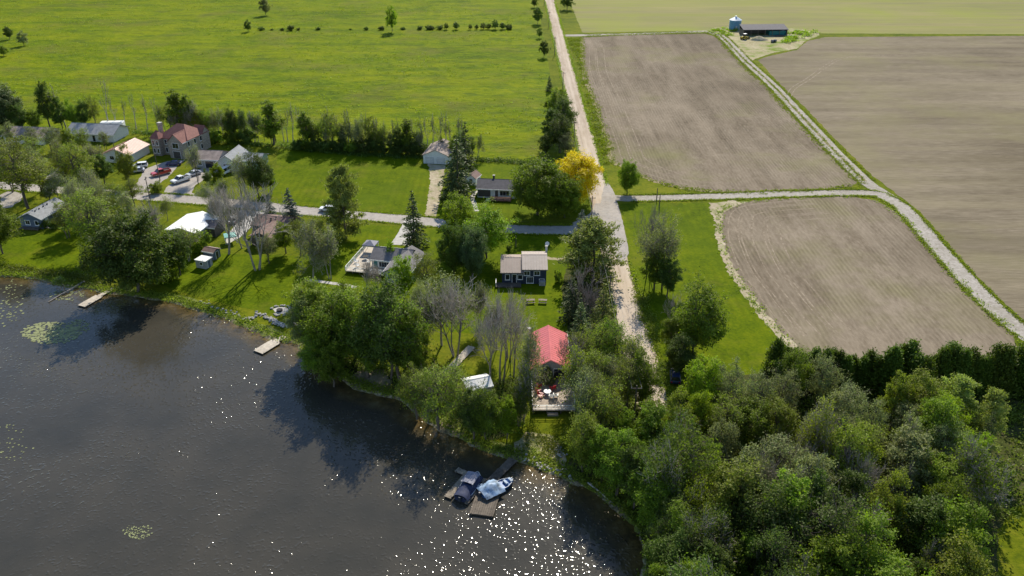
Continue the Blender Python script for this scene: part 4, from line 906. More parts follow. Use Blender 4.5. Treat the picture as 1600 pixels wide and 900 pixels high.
brush('verge_weeds', [(993, 452), (1003, 460), (1018, 500), (1030, 540), (1024, 548), (1012, 515), (1000, 485)], 2500, 0.5, 0.3, 'l_olive', 'rough grass on the verge of the lower road', 8)
brush('yard_weeds', [(1100, 47), (1124, 42), (1150, 44), (1150, 52), (1135, 58)], 1500, 1.2, 0.6, 'l_bright', 'green weeds left of the grain bin', 9)
brush('yard_weeds', [(1226, 48), (1250, 46), (1276, 51), (1256, 60), (1232, 68), (1212, 66), (1230, 58)], 2500, 1.6, 0.6, 'l_bright', 'green weeds right of the long shed', 10)
# ------------------------------------------------------------------ buildings
class Bld:
    def __init__(s, name, label, cat, loc, rz=0.0, group=None):
        s.o = thing(name, label, cat, (loc[0], loc[1], loc[2] if len(loc) > 2 else 0), rz, group)
    def box(s, name, x0, x1, y0, y1, z0, z1, mat, parent=None, bevel=0.0):
        bm = bmesh.new(); bm_box(bm, x0, x1, y0, y1, z0, z1); return from_bm(name, bm, M[mat], parent or s.o, bevel)
    def gable(s, x0, x1, y0, y1, hw, hr, wall, roof, axis='y', ov=0.4, th=0.14, rib=None, ribstep=0.6, zb=0.0, trim='white'):
        """walls with gables, two roof slabs; the ridge runs along axis"""
        u0, u1, a0, a1 = (x0, x1, y0, y1) if axis == 'y' else (y0, y1, x0, x1)
        um = (u0+u1)/2; bm = bmesh.new()
        bm_prism(bm, [(u0, zb), (u1, zb), (u1, hw), (um, hr), (u0, hw)], a0, a1, axis); from_bm('wall', bm, M[wall], s.o)
        sl = (hr-hw)/(um-u0); rf = None
        e = hw-sl*ov
        for sd in (0, 1):
            ue = u0-ov if sd == 0 else u1+ov
            bm = bmesh.new(); bm_prism(bm, [(ue, e+0.03), (um, hr+0.03), (um, hr+0.03+th), (ue, e+0.03+th)], a0-ov, a1+ov, axis)
            r_ = from_bm('roof', bm, M[roof], s.o)
            if rib:
                bm = bmesh.new(); a = a0-ov+0.15
                while a < a1+ov:
                    bm_prism(bm, [(ue, e+0.04+th), (um, hr+0.04+th), (um, hr+0.08+th), (ue, e+0.08+th)], a, a+0.07, axis); a += ribstep
                ro = from_bm('roof_seam', bm, M[rib], r_); ro['kind'] = 'stuff'
            if trim:
                bm = bmesh.new(); dd = -0.05 if sd == 0 else 0.05
                bm_prism(bm, [(ue, e-0.08), (ue+dd, e-0.08), (ue+dd, e+0.03+th), (ue, e+0.03+th)], a0-ov, a1+ov, axis)
                from_bm('fascia', bm, M[trim], r_)
        bm = bmesh.new(); bm_prism(bm, [(um-0.16, hr+th-0.02), (um, hr+th+0.09), (um+0.16, hr+th-0.02)], a0-ov, a1+ov, axis); from_bm('ridge_cap', bm, M[rib or roof], s.o)
    def hip(s, x0, x1, y0, y1, hw, hr, roof, ov=0.4):
        a, b, c, d = x0-ov, x1+ov, y0-ov, y1+ov; ins = min(b-a, d-c)/2*0.85
        if b-a > d-c: R1, R2 = (a+ins, (c+d)/2, hr), (b-ins, (c+d)/2, hr)
        else: R1, R2 = ((a+b)/2, c+ins, hr), ((a+b)/2, d-ins, hr)
        v = [(a, c, hw), (b, c, hw), (b, d, hw), (a, d, hw), R1, R2]
        f = [(0, 1, 4), (1, 2, 5, 4), (2, 3, 5), (3, 0, 4, 5)] if b-a <= d-c else [(0, 1, 5, 4), (1, 2, 5), (2, 3, 4, 5), (3, 0, 4)]
        v += [(x, y, z-0.15) for x, y, z in v[:4]]
        f += [(9, 8, 7, 6)] + [(i, (i+1) % 4, 6+(i+1) % 4, 6+i)[::-1] for i in range(4)]
        f[-5] = (9, 8, 7, 6)
        return mesh('roof', v, f, M[roof], s.o)
    def opening(s, kind, face, c, u, z, w, h, frame='white', fill='glass', mull=1):
        """window or door set on a wall; face is the outward axis, c the wall plane"""
        def bx(u0, u1, z0, z1, d0, d1):
            bm = bmesh.new(); sg = -1 if face[0] == '-' else 1
            lo, hi = sorted((c+sg*d0, c+sg*d1))
            if face[1] == 'y': bm_box(bm, u0, u1, lo, hi, z0, z1)
            else: bm_box(bm, lo, hi, u0, u1, z0, z1)
            return bm
        bm = bx(u-w/2-0.1, u+w/2+0.1, z-0.1, z+h+0.1, -0.03, 0.05); fr = from_bm(kind, bm, M[frame], s.o)
        if kind == 'window':
            n = mull; pw = w/n
            for i in range(n): from_bm('pane', bx(u-w/2+i*pw+0.03, u-w/2+(i+1)*pw-0.03, z, z+h, 0.0, 0.065), M[fill], fr)
            from_bm('sill', bx(u-w/2-0.15, u+w/2+0.15, z-0.17, z-0.1, 0.0, 0.12), M[frame], fr)
        else:
            from_bm('panel', bx(u-w/2+0.02, u+w/2-0.02, z, z+h-0.02, 0.0, 0.07), M[fill], fr)
            from_bm('handle', bx(u+w/2-0.18, u+w/2-0.10, z+h*0.45, z+h*0.45+0.12, 0.06, 0.12), M['metal'], fr)
        return fr
    def chimney(s, x, y, z0, z1, w=0.7, mat='stone_wall'):
        c = s.box('chimney', x-w/2, x+w/2, y-w/2, y+w/2, z0, z1, mat); s.box('cap', x-w/2-0.08, x+w/2+0.08, y-w/2-0.08, y+w/2+0.08, z1, z1+0.15, 'concrete', c); return c
    def deck(s, x0, x1, y0, y1, z, mat, rails='', rmat='white', post=1.8, rh=0.95):
        d = s.box('deck', x0, x1, y0, y1, z-0.18, z, mat)
        for x in np.arange(x0+0.15, x1, max(1.5, (x1-x0-0.3)/3)):
            for y in (y0+0.15, y1-0.2): s.box('deck_post', x-0.07, x+0.07, y-0.07, y+0.07, 0, z-0.18, 'pole_wood', d)
        for r in rails:
            a0, a1 = (x0, x1) if r in 'fb' else (y0, y1); c = {'f': y0+0.06, 'b': y1-0.06, 'l': x0+0.06, 'r': x1-0.06}[r]
            def bb(u0, u1, z0, z1, t=0.04):
                bm = bmesh.new()
                if r in 'fb': bm_box(bm, u0, u1, c-t, c+t, z0, z1)
                else: bm_box(bm, c-t, c+t, u0, u1, z0, z1)
                return bm
            rl = from_bm('railing', bb(a0, a1, z+rh-0.08, z+rh, 0.06), M[rmat], s.o)
            from_bm('lower_rail', bb(a0, a1, z+0.12, z+0.22), M[rmat], rl); from_bm('middle_rail', bb(a0, a1, z+rh*0.55, z+rh*0.55+0.07), M[rmat], rl)
            n = max(2, int((a1-a0)/post)+1)
            for i in range(n):
                u = a0+0.06+(a1-a0-0.12)*i/(n-1); from_bm('rail_post', bb(u-0.055, u+0.055, z, z+rh+0.06, 0.055), M[rmat], rl)
        return d

# red-roofed cottage with its sitting-out deck
b = Bld('cottage', 'cottage with bright red metal gable roof near the shore', 'house', (6.95, 131.6))
b.gable(-3.35, 3.35, -5.9, 5.9, 3.0, 4.75, 'grey_siding', 'red_roof', 'y', 0.35, 0.12, 'red_roof', 0.75, trim='white')
b.opening('window', '-y', -5.9, -1.7, 1.2, 1.5, 1.2, mull=2); b.opening('door', '-y', -5.9, 1.5, 0.85, 1.8, 2.0, fill='glass'); b.opening('window', '-y', -5.9, 2.8, 1.3, 0.7, 1.0)
for y in (-3.5, 0, 3.5): b.opening('window', '-x', -3.35, y, 1.2, 1.2, 1.0); b.opening('window', '+x', 3.35, y, 1.2, 1.2, 1.0)
b.chimney(-3.7, 4.9, 0, 4.9, 0.6, 'concrete')
b.deck(-3.5, 3.9, -15.6, -5.95, 0.85, 'deck', 'flr', 'white', 2.2)
b.box('step', -0.9, 0.9, -16.2, -15.62, 0, 0.42, 'deck')
# navy cottage, two units side by side
b = Bld('cottage', 'navy cottage with two ribbed tan metal roofs', 'house', (2.4, 168.7))
b.gable(-4.6, 0.0, -4.2, 4.4, 2.95, 4.3, 'navy', 'tan_roof', 'x', 0.35, 0.1, 'tan_rib', 0.62, trim='tan_rib')
b.gable(0.08, 5.2, -4.2, 4.6, 3.65, 4.95, 'navy', 'tan_roof2', 'x', 0.3, 0.1, 'tan_rib', 0.62, trim='tan_rib')
b.opening('door', '-y', -4.2, -1.9, 0.35, 0.9, 2.0, fill='glass'); b.opening('window', '-y', -4.2, -0.6, 1.2, 1.0, 1.0); b.opening('window', '-y', -4.2, -3.4, 1.1, 0.9, 1.2)
b.opening('window', '-y', -4.2, 0.9, 2.2, 1.2, 0.9, mull=2); b.opening('window', '-y', -4.2, 3.1, 2.2, 1.2, 0.9, mull=2); b.opening('window', '-y', -4.2, 1.6, 0.3, 1.4, 1.4, mull=3); b.opening('window', '-y', -4.2, 4.2, 0.3, 1.0, 0.9)
b.opening('window', '-x', -4.6, 0.5, 1.1, 1.1, 1.1); b.opening('window', '+x', 5.2, 0, 1.3, 1.1, 1.1); b.opening('door', '+y', 4.6, 2.5, 0.1, 0.95, 2.05)
b.deck(-6.0, -0.4, -6.3, -4.25, 0.35, 'dock_dark', 'l', 'white')
b.box('utility_box', 3.6, 5.0, -5.2, -4.3, 0, 1.0, 'grey_siding'); b.chimney(5.5, 4.6, 0, 5.1, 0.45, 'white')
s_ = Bld('satellite_dish', 'small white satellite dish on post behind navy cottage', 'dish', (8.2, 176.2))
bm = bmesh.new(); bm_cyl(bm, (0, 0, 0), (0, 0, 4.4), 0.05, 0.05, 6); from_bm('post', bm, M['metal'], s_.o)
bm = bmesh.new(); bm_cyl(bm, (0, -0.1, 4.5), (0, -0.28, 4.6), 0.15, 0.5, 14); from_bm('bowl', bm, M['white'], s_.o)
# grey bungalow with white deck
a_ = math.radians(-12)
b = Bld('bungalow', 'grey-roofed bungalow with white deck and teal trim', 'house', (-26.3, 172.2), a_)
b.gable(-5.6, 3.2, -1.8, 4.6, 2.8, 4.3, 'white_siding', 'grey_roof', 'x', 0.4)
b.gable(-0.4, 5.2, -7.2, 3.4, 2.8, 4.25, 'green_siding', 'grey_roof', 'y', 0.4)
b.opening('window', '-y', -1.8, -2.6, 1.0, 2.4, 1.2, mull=4); b.opening('door', '-y', -1.8, -4.6, 0.8, 0.9, 2.0, fill='teal')
b.opening('window', '-y', -7.2, 0.6, 0.9, 0.9, 1.7, fill='teal'); b.opening('window', '-y', -7.2, 2.6, 1.1, 1.6, 1.2, mull=2); b.opening('window', '-y', -7.2, 4.4, 0.9, 0.8, 1.3)
b.opening('window', '-x', -0.4, -5.0, 1.0, 1.4, 1.1, mull=2); b.opening('window', '-x', -5.6, 1.4, 1.0, 1.4, 1.2)
b.deck(-10.9, -5.7, -5.0, 8.2, 0.8, 'deck_pale', 'lf', 'white'); b.deck(-5.65, -1.6, -5.0, -1.9, 0.78, 'deck_pale', 'f', 'white')
def garden_chair(name, label, loc, rz, mat, group):
    t = thing(name, label, 'chair', loc, rz, group)
    bm = bmesh.new(); bm_box(bm, -0.34, 0.34, -0.32, 0.34, 0.34, 0.42); from_bm('seat', bm, M[mat], t)
    bm = bmesh.new(); mx = Matrix.Translation((0, 0.36, 0.4)) @ Matrix.Rotation(math.radians(-18), 4, 'X')
    for i in range(5): bm_box(bm, -0.34+i*0.14, -0.22+i*0.14, -0.03, 0.03, 0, 0.75, mx)
    o = from_bm('backrest', bm, M[mat], t); o['kind'] = 'stuff'
    for sx in (-1, 1):
        bm = bmesh.new(); bm_box(bm, sx*0.4-0.06, sx*0.4+0.06, -0.38, 0.42, 0.58, 0.64); from_bm('armrest', bm, M[mat], t)
        for y in (-0.32, 0.32):
            bm = bmesh.new(); bm_box(bm, sx*0.38-0.04, sx*0.38+0.04, y-0.05, y+0.05, 0, 0.58); from_bm('leg', bm, M[mat], t)
    return t
def table(name, label, loc, r, h, mat, cat='table'):
    t = thing(name, label, cat, loc)
    bm = bmesh.new(); bm_cyl(bm, (0, 0, h-0.05), (0, 0, h), r, r, 16); from_bm('tabletop', bm, M[mat], t)
    bm = bmesh.new(); bm_cyl(bm, (0, 0, 0.04), (0, 0, h-0.05), 0.05, 0.05, 8); from_bm('stem', bm, M['metal'], t)
    bm = bmesh.new(); bm_cyl(bm, (0, 0, 0), (0, 0, 0.04), r*0.5, r*0.45, 12); from_bm('foot', bm, M['metal'], t)
    return t
def canopy(name, label, loc, rz, w, h, hr, cloth, group=None):
    t = thing(name, label, 'canopy', loc, rz, group)
    for sx in (-1, 1):
        for sy in (-1, 1):
            bm = bmesh.new(); bm_box(bm, sx*w/2-0.05, sx*w/2+0.05, sy*w/2-0.05, sy*w/2+0.05, 0, h); from_bm('post', bm, M['white'], t)
    q = w/2+0.12; z = h+0.01
    mesh('roof_cloth', [(-q, -q, z), (q, -q, z), (q, q, z), (-q, q, z), (0, 0, hr), (-q, -q, z-0.25), (q, -q, z-0.25), (q, q, z-0.25), (-q, q, z-0.25)], [(0, 1, 4), (1, 2, 4), (2, 3, 4), (3, 0, 4), (5, 6, 1, 0), (6, 7, 2, 1), (7, 8, 3, 2), (8, 5, 0, 3)], M[cloth], t)
    return t
canopy('patio_canopy', 'grey pitched patio canopy at the back of white deck', (-33.6, 180.0, 0.8), a_, 2.8, 2.1, 2.9, 'grey_cover')
table('barbecue_table', 'dark round table on the white deck', (-34.2, 175.6, 0.8), 0.7, 0.75, 'rubber')
for i, (x, y, r) in enumerate(((-36.0, 173.6, 1.2), (-35.4, 171.5, 2.0), (-33.2, 173.4, -1.4))):
    garden_chair('garden_chair', 'pale garden chair on the white deck', (x, y, 0.8), r, 'white', 'pale chairs on the white deck')
# furniture on the red cottage deck
for i, (x, y, r, lb) in enumerate(((4.6, 121.4, 2.2, 'red garden chair at the left side of cottage deck'), (5.0, 119.8, 1.2, 'red garden chair nearest the deck railing'), (4.7, 122.9, 2.6, 'red garden chair closest to the shady bush on deck'), (7.2, 122.2, -2.6, 'red garden chair in the middle of cottage deck'))):
    garden_chair('garden_chair', lb, (x, y, 0.85), r, 'red_plastic', 'red chairs on the cottage deck')
table('patio_table', 'round pale table among red chairs on cottage deck', (6.2, 120.6, 0.85), 0.65, 0.72, 'white')
for x, y in ((6.9, 119.6), (7.6, 119.8)): garden_chair('garden_chair', 'white garden chair at the round table on cottage deck', (x, y, 0.85), 3.0, 'white', 'white chairs on the cottage deck')
plant('shrub', 5.9, 124.6, 3.4, 'l_grey', 'greyish leafy bush before the red cottage front', 'bushes by the red cottage', wid=0.65)
plant('half', 10.6, 121.0, 6.5, 'l_grey', 'twiggy bush leaning over the red cottage deck', 'bushes by the red cottage', wid=0.7)
# white bungalow by the golden tree
a_ = math.radians(-6)
b = Bld('bungalow', 'white bungalow with dark roof beside the massive round tree', 'house', (-4.0, 220.0), a_)
b.gable(-5.2, 5.6, -3.6, 3.6, 2.7, 4.1, 'white_siding', 'dark_roof', 'x', 0.45)
b.box('porch_wall', -5.1, -1.6, -3.63, -3.55, 0.3, 2.5, 'dark_siding'); b.opening('door', '-y', -3.6, 0.1, 0.5, 0.9, 1.9, fill='dark_siding')
b.opening('window', '-y', -3.6, 2.3, 0.8, 2.6, 1.4, mull=3); b.opening('window', '-y', -3.6, 4.7, 1.0, 0.8, 1.2); b.opening('window', '-x', -5.2, 0, 1.1, 1.1, 1.1)
b.deck(-1.4, 4.4, -6.6, -3.65, 0.5, 'deck_red', 'f', 'deck_red'); b.box('step', -2.6, -1.45, -6.4, -4.6, 0, 0.25, 'concrete')
b.chimney(-1.2, 1.0, 3.2, 4.9, 0.5, 'dark_siding')
# double garage
a_ = math.radians(-9)
b = Bld('garage', 'white double garage with weathered gable roof', 'garage', (-22.6, 250.5), a_)
b.gable(-3.9, 3.9, -5.6, 5.6, 2.7, 4.4, 'white', 'patch_roof', 'y', 0.3, trim='dark_siding')
for u in (-1.9, 1.6):
    fr = b.opening('door', '-y', -5.6, u, 0.02, 2.5, 2.1, 'white', 'grey_siding')
    for k in range(4):
        b.box('door_panel', u-1.15, u+1.15, -5.72, -5.68, 0.1+k*0.5, 0.52+k*0.5, 'white_siding', fr)
b.opening('window', '-x', -3.9, 0, 1.1, 1.0, 0.8)
# small shed
b = Bld('garden_shed', 'small white gabled shed behind the white bungalow', 'shed', (-11.2, 228.4), math.radians(-20))
b.gable(-1.5, 1.5, -1.9, 1.9, 2.1, 3.1, 'white', 'brown_roof', 'y', 0.25); b.opening('door', '-y', -1.9, 0, 0.05, 1.0, 1.8)
# grey-blue house at the left
b = Bld('bungalow', 'grey-blue bungalow with pale shingle roof at left', 'house', (-121.7, 200.6), math.radians(-9))
b.gable(-3.0, 3.0, -5.2, 5.2, 2.7, 4.1, 'blue_siding', 'slate_roof', 'y', 0.4)
b.opening('window', '-y', -5.2, -0.9, 1.0, 1.2, 1.1, mull=2); b.opening('window', '-y', -5.2, 1.6, 1.0, 0.9, 1.1); b.opening('door', '+x', 3.0, -3.2, 0.1, 0.95, 2.0, fill='white'); b.opening('window', '+x', 3.0, 0, 1.1, 1.2, 1.1, mull=2)
for k in range(4): b.box('roof_vent', 0.5, 0.75, -3.6+k*1.6, -3.35+k*1.6, 3.9, 4.25, 'black')
b.deck(-2.6, 2.6, -6.7, -5.25, 0.4, 'dock_dark', ''); b.box('patio', 3.1, 4.8, -4.6, -1.0, 0.02, 0.06, 'deck_pale')
# white-roofed house
b = Bld('bungalow', 'bungalow with dazzling white metal roof on the left', 'house', (-80.0, 191.6), math.radians(-12))
b.gable(-4.0, 4.0, -5.0, 5.0, 2.9, 3.9, 'grey_siding', 'white_roof', 'y', 0.5, trim='white')
b.gable(3.2, 6.4, -0.6, 4.2, 2.5, 3.3, 'dark_siding', 'dark_roof', 'x', 0.25)
b.opening('window', '-y', -5.0, -1.4, 1.0, 1.4, 1.1, mull=2); b.opening('window', '-y', -5.0, 1.6, 1.0, 1.4, 1.1, mull=2); b.opening('door', '+x', 4.0, -3.0, 0.1, 0.95, 2.0); b.opening('window', '-x', -4.0, 0, 1.1, 1.2, 1.0)
# brown-roofed house
b = Bld('bungalow', 'brown-roofed bungalow behind the large bare tree', 'house', (-60.2, 192.0), math.radians(-14))
b.gable(-4.4, 4.4, -1.6, 5.2, 2.7, 3.9, 'dark_siding', 'brown_roof', 'x', 0.45, trim='dark_siding')
b.gable(-1.6, 3.6, -7.4, -0.4, 2.5, 3.5, 'dark_siding', 'brown_roof', 'y', 0.4, trim='dark_siding')
b.opening('window', '-y', -7.4, 1.0, 0.9, 1.8, 1.2, mull=2); b.opening('window', '-x', -1.6, -4.5, 0.9, 1.4, 1.1); b.opening('door', '-x', -1.6, -2.6, 0.1, 0.9, 2.0)
b.box('roof_vent', -0.4, 0.0, 0.2, 0.5, 3.4, 4.1, 'black'); b.box('roof_vent', 0.6, 0.9, 1.2, 1.5, 3.6, 4.2, 'black')
canopy('patio_canopy', 'turquoise patio canopy beside the brown-roofed house', G(361, 378), 0.4, 2.6, 1.9, 2.3, 'turq')
# sheds near bare trees
b = Bld('garden_shed', 'grey metal shed with pale flat roof on the shore lawn', 'shed', G(320, 416), math.radians(-20))
b.box('wall', -1.4, 1.4, -1.2, 1.2, 0, 1.9, 'grey_siding'); b.box('roof', -1.55, 1.55, -1.35, 1.35, 1.93, 2.05, 'white_roof'); b.opening('door', '+x', 1.4, 0, 0.05, 0.9, 1.7, fill='blue_siding'); b.opening('window', '-y', -1.2, 0.2, 0.9, 0.7, 0.6)
b = Bld('garden_shed', 'brown-topped shed behind the grey metal shed', 'shed', G(332, 402), math.radians(-20))
b.gable(-1.5, 1.5, -1.2, 1.2, 1.9, 2.4, 'blue_siding', 'brown_roof', 'x', 0.2); b.opening('door', '+x', 1.5, 0, 0.05, 0.9, 1.7)
b = Bld('boat_shed', 'shed with silvery white roof in the bare thicket', 'shed', (-6.2, 122.6), math.radians(20))
b.gable(-2.2, 2.2, -1.8, 1.8, 2.0, 2.7, 'grey_siding', 'white_roof', 'x', 0.25); b.opening('door', '-y', -1.8, 0, 0.05, 1.2, 1.8)
# stone house with turret
a_ = math.radians(-17)
b = Bld('stone_house', 'two-storey stone house with red-brown hipped roof and turret', 'house', (-105.6, 257.0), a_)
b.box('wall', -5.0, 5.6, -4.0, 5.6, 0, 5.5, 'stone_wall'); b.hip(-5.0, 5.6, -4.0, 5.6, 5.5, 9.0, 'rust_roof', 0.4)
b.gable(0.2, 5.4, -6.4, -1.0, 5.4, 7.7, 'stone_wall', 'rust_roof', 'y', 0.35, trim='white')
b.box('turret_wall', -6.6, -3.6, -5.8, -2.8, 0, 5.6, 'stone_wall'); q = 0.35
mesh('turret_roof', [(-6.6-q, -5.8-q, 5.6), (-3.6+q, -5.8-q, 5.6), (-3.6+q, -2.8+q, 5.6), (-6.6-q, -2.8+q, 5.6), (-5.1, -4.3, 8.0)], [(3, 2, 1, 0), (0, 1, 4), (1, 2, 4), (2, 3, 4), (3, 0, 4)], M['rust_roof'], b.o)
b.chimney(-5.6, -1.6, 0, 9.4, 1.1)
for z in (0.9, 3.5):
    b.opening('window', '-y', -5.8, -5.8, z, 0.7, 1.4); b.opening('window', '-y', -5.8, -4.4, z, 0.7, 1.4); b.opening('window', '-y', -4.0, -2.6, z, 0.8, 1.4); b.opening('window', '-y', -4.0, -1.2, z, 0.8, 1.4)
    for y in (-3.6, -0.5, 2.5): b.opening('window', '+x', 5.6, y, z, 0.9, 1.4)
b.opening('window', '-y', -6.4, 2.8, 3.3, 2.2, 1.6, mull=2); b.opening('door', '-y', -6.4, 2.8, 0.05, 2.6, 2.3, fill='dark_siding'); b.gable(2.6, 5.9, 3.0, 6.6, 5.5, 7.6, 'stone_wall', 'rust_roof', 'x', 0.3)
# grey-roofed houses along the side road
p = G(346, 262)
b = Bld('bungalow', 'long grey-roofed house right of the stone house', 'house', (p[0], p[1]+2.5), math.radians(-6))
b.gable(-7.4, -0.2, -3.2, 4.6, 2.7, 4.2, 'grey_siding', 'patch_roof', 'x', 0.4); b.gable(0.4, 6.6, -5.4, 4.6, 2.7, 4.8, 'white_siding', 'slate_roof', 'y', 0.4)
b.opening('door', '-y', -3.2, -3.0, 0.05, 2.6, 2.1); b.opening('window', '-y', -3.2, -6.0, 0.9, 1.2, 1.1, mull=2); b.opening('window', '-y', -5.4, 3.5, 0.9, 2.0, 1.3, mull=3)
b.gable(7.0, 12.6, -2.6, 4.0, 2.6, 3.8, 'green_siding', 'slate_roof', 'x', 0.4); b.opening('window', '-y', -2.6, 9.6, 0.9, 1.6, 1.1, mull=2)
p = G(184, 254)
b = Bld('bungalow', 'pink-roofed house behind dark garden trees', 'house', (p[0]+1.0, p[1]+5.0), math.radians(-10))
b.gable(-4.4, 4.4, -5.4, 5.4, 2.7, 4.4, 'white_siding', 'pink_roof', 'y', 0.4, rib='pink_roof', ribstep=0.8); b.opening('window', '-y', -5.4, -1.5, 1.0, 1.4, 1.1, mull=2); b.opening('door', '-y', -5.4, 1.6, 0.1, 0.95, 2.0)
p = G(150, 222)
b = Bld('bungalow', 'wide pale grey roof house far left below hedgerow', 'house', (p[0], p[1]+5), math.radians(-8))
b.gable(-9.5, 7.0, -4.5, 4.5, 2.7, 4.6, 'white_siding', 'slate_roof', 'x', 0.5); b.opening('window', '-y', -4.5, -4.0, 1.0, 1.8, 1.2, mull=3); b.opening('door', '-y', -4.5, 0, 0.1, 0.95, 2.0); b.opening('window', '-y', -4.5, 4.0, 1.0, 1.6, 1.2, mull=2)
p = G(40, 226)
b = Bld('bungalow', 'house with pale brown roof at the far left', 'house', (p[0], p[1]+5), math.radians(-8))
b.gable(-7, 7.0, -4.5, 4.5, 2.7, 4.4, 'white_siding', 'patch_roof', 'x', 0.5); b.opening('window', '-y', -4.5, -3.0, 1.0, 1.8, 1.2, mull=3); b.opening('door', '-y', -4.5, 1, 0.1, 0.95, 2.0)
# motor home by the far left hedge
p = G(176, 205)
b = Bld('caravan', 'long white caravan parked below the meadow hedgerow', 'caravan', (p[0], p[1]+1.5), math.radians(4))
b.box('body', -4.0, 3.6, -1.25, 1.25, 0.5, 3.0, 'white', bevel=0.15); b.opening('window', '-y', -1.25, -2.2, 1.6, 1.0, 0.7, 'grey_siding'); b.opening('window', '-y', -1.25, 1.6, 1.6, 1.2, 0.7, 'grey_siding'); b.opening('door', '-y', -1.25, -0.4, 0.6, 0.7, 1.9, 'grey_siding', 'white')
for x in (-1.2, -0.3):
    for y in (-1.15, 1.15):
        bm = bmesh.new(); bm_cyl(bm, (x, y-0.1, 0.36), (x, y+0.1, 0.36), 0.36, 0.36, 12); from_bm('wheel', bm, M['rubber'], b.o)
# grain bin and shed in the farmyard
t = thing('grain_bin', 'round steel grain bin with shade-blue painted wall and pale conical roof', 'grain bin', (121.0, 466.0, 0))
hb = height_at(121, 463, 32.5)
bm = bmesh.new()
for k in range(5): bm_cyl(bm, (0, 0, hb*k/5), (0, 0, hb*(k+1)/5-0.06), 3.15, 3.15, 32); bm_cyl(bm, (0, 0, hb*(k+1)/5-0.06), (0, 0, hb*(k+1)/5), 3.22, 3.22, 32)
from_bm('wall', bm, M['bin_wall'], t)
bm = bmesh.new(); bm_cyl(bm, (0, 0, hb+0.01), (0, 0, hb+1.6), 3.35, 0.5, 32); r_ = from_bm('roof', bm, M['bin_roof'], t)
bm = bmesh.new(); bm_cyl(bm, (0, 0, hb+1.62), (0, 0, hb+2.0), 0.5, 0.5, 14); from_bm('cap', bm, M['metal'], r_)
bm = bmesh.new(); bm_box(bm, -0.45, 0.45, -3.26, -3.16, 0.3, 2.2); from_bm('door', bm, M['metal'], t)
for k in range(7):
    bm = bmesh.new(); bm_box(bm, 1.2, 1.7, -3.2, -3.1, 0.6+k*0.7, 0.66+k*0.7); from_bm('ladder_rung', bm, M['metal'], t)
b = Bld('farm_shed', 'long low dark open-fronted shed beside grain bin', 'shed', (133.0, 451.0), math.radians(3))
bm = bmesh.new(); bm_prism(bm, [(-3.6, 3.0), (4.4, 4.4), (4.4, 4.6), (-3.6, 3.2)], -12.5, 11.5, 'x'); from_bm('roof', bm, M['dark_roof'], b.o)
b.box('back_wall', -12.2, 11.2, 4.0, 4.2, 0, 4.2, 'dark_siding')
for x in (-12.2, 11.0): b.box('end_wall', x, x+0.2, -3.0, 3.98, 0, 2.9, 'dark_siding')
for x in np.arange(-12, 11.5, 3.8): b.box('post', x-0.12, x+0.12, -3.3, -3.06, 0, 3.0, 'pole_wood')
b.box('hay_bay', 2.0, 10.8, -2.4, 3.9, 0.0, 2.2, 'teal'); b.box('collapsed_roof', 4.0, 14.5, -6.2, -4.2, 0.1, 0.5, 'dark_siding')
t = thing('gravel_pile', 'brownish pile of soil in the farmyard', 'pile', (126.5, 437.0, 0))
rng = np.random.default_rng(4); v = []; f = []
for j in range(7):
    for i in range(16):
        r = 3.4*(1-j/6.0); an = i/16*6.283; v.append((r*math.cos(an)*1.5*(1+rng.normal()*0.06), r*math.sin(an)*(1+rng.normal()*0.06), 2.0*(j/6.0)**0.8+rng.normal()*0.05*(j > 0)))
for j in range(6):
    for i in range(16): f.append((j*16+i, j*16+(i+1) % 16, (j+1)*16+(i+1) % 16, (j+1)*16+i))
mesh('heap', v, f, M['dirt'], t, True)
def loader(loc, rz):
    t = thing('wheel_loader', 'small yellow tractor loader in the farmyard', 'loader', loc, rz)
    bm = bmesh.new(); bm_box(bm, -2.0, 0.8, -0.7, 0.7, 0.7, 1.6); from_bm('body', bm, M['car_yellow'], t, 0.1)
    bm = bmesh.new(); bm_box(bm, -0.6, 0.7, -0.65, 0.65, 1.62, 2.7); from_bm('cab', bm, M['glass'], t, 0.08)
    bm = bmesh.new(); bm_box(bm, -0.7, 0.8, -0.7, 0.7, 2.72, 2.82); from_bm('cab_roof', bm, M['white'], t)
    bm = bmesh.new(); bm_box(bm, 0.8, 2.4, -0.5, -0.35, 0.8, 1.1); bm_box(bm, 0.8, 2.4, 0.35, 0.5, 0.8, 1.1); o = from_bm('arm', bm, M['car_yellow'], t); o['kind'] = 'stuff'
    bm = bmesh.new(); bm_prism(bm, [(2.4, 0.2), (3.2, 0.15), (2.6, 0.9), (2.4, 1.0)], -1.0, 1.0, 'y'); from_bm('bucket', bm, M['car_dark'], t)
    for x, r in ((-1.3, 0.75), (0.6, 0.6)):
        for y in (-0.85, 0.85):
            bm = bmesh.new(); bm_cyl(bm, (x, y-0.2, r), (x, y+0.2, r), r, r, 14); w_ = from_bm('wheel', bm, M['rubber'], t)
            bm = bmesh.new(); bm_cyl(bm, (x, y-0.22, r), (x, y+0.22, r), r*0.45, r*0.45, 10); from_bm('rim', bm, M['car_yellow'], w_)
loader((119.5, 438.5, 0.02), 0.5)
for i, (x, y) in enumerate(((131.5, 430), (133, 431))):
    t = thing('hay_bale', 'dark wrapped bale beside the farmyard soil pile', 'bale', (x, y, 0), i*0.6, 'dark bales in the farmyard')
    bm = bmesh.new(); bm_cyl(bm, (-0.7, 0, 0.7), (0.7, 0, 0.7), 0.7, 0.7, 16); from_bm('bale', bm, M['car_dark'], t)
    bm = bmesh.new(); bm_cyl(bm, (-0.1, 0, 0.7), (0.1, 0, 0.7), 0.72, 0.72, 16); from_bm('strap', bm, M['grey_cover'], t)

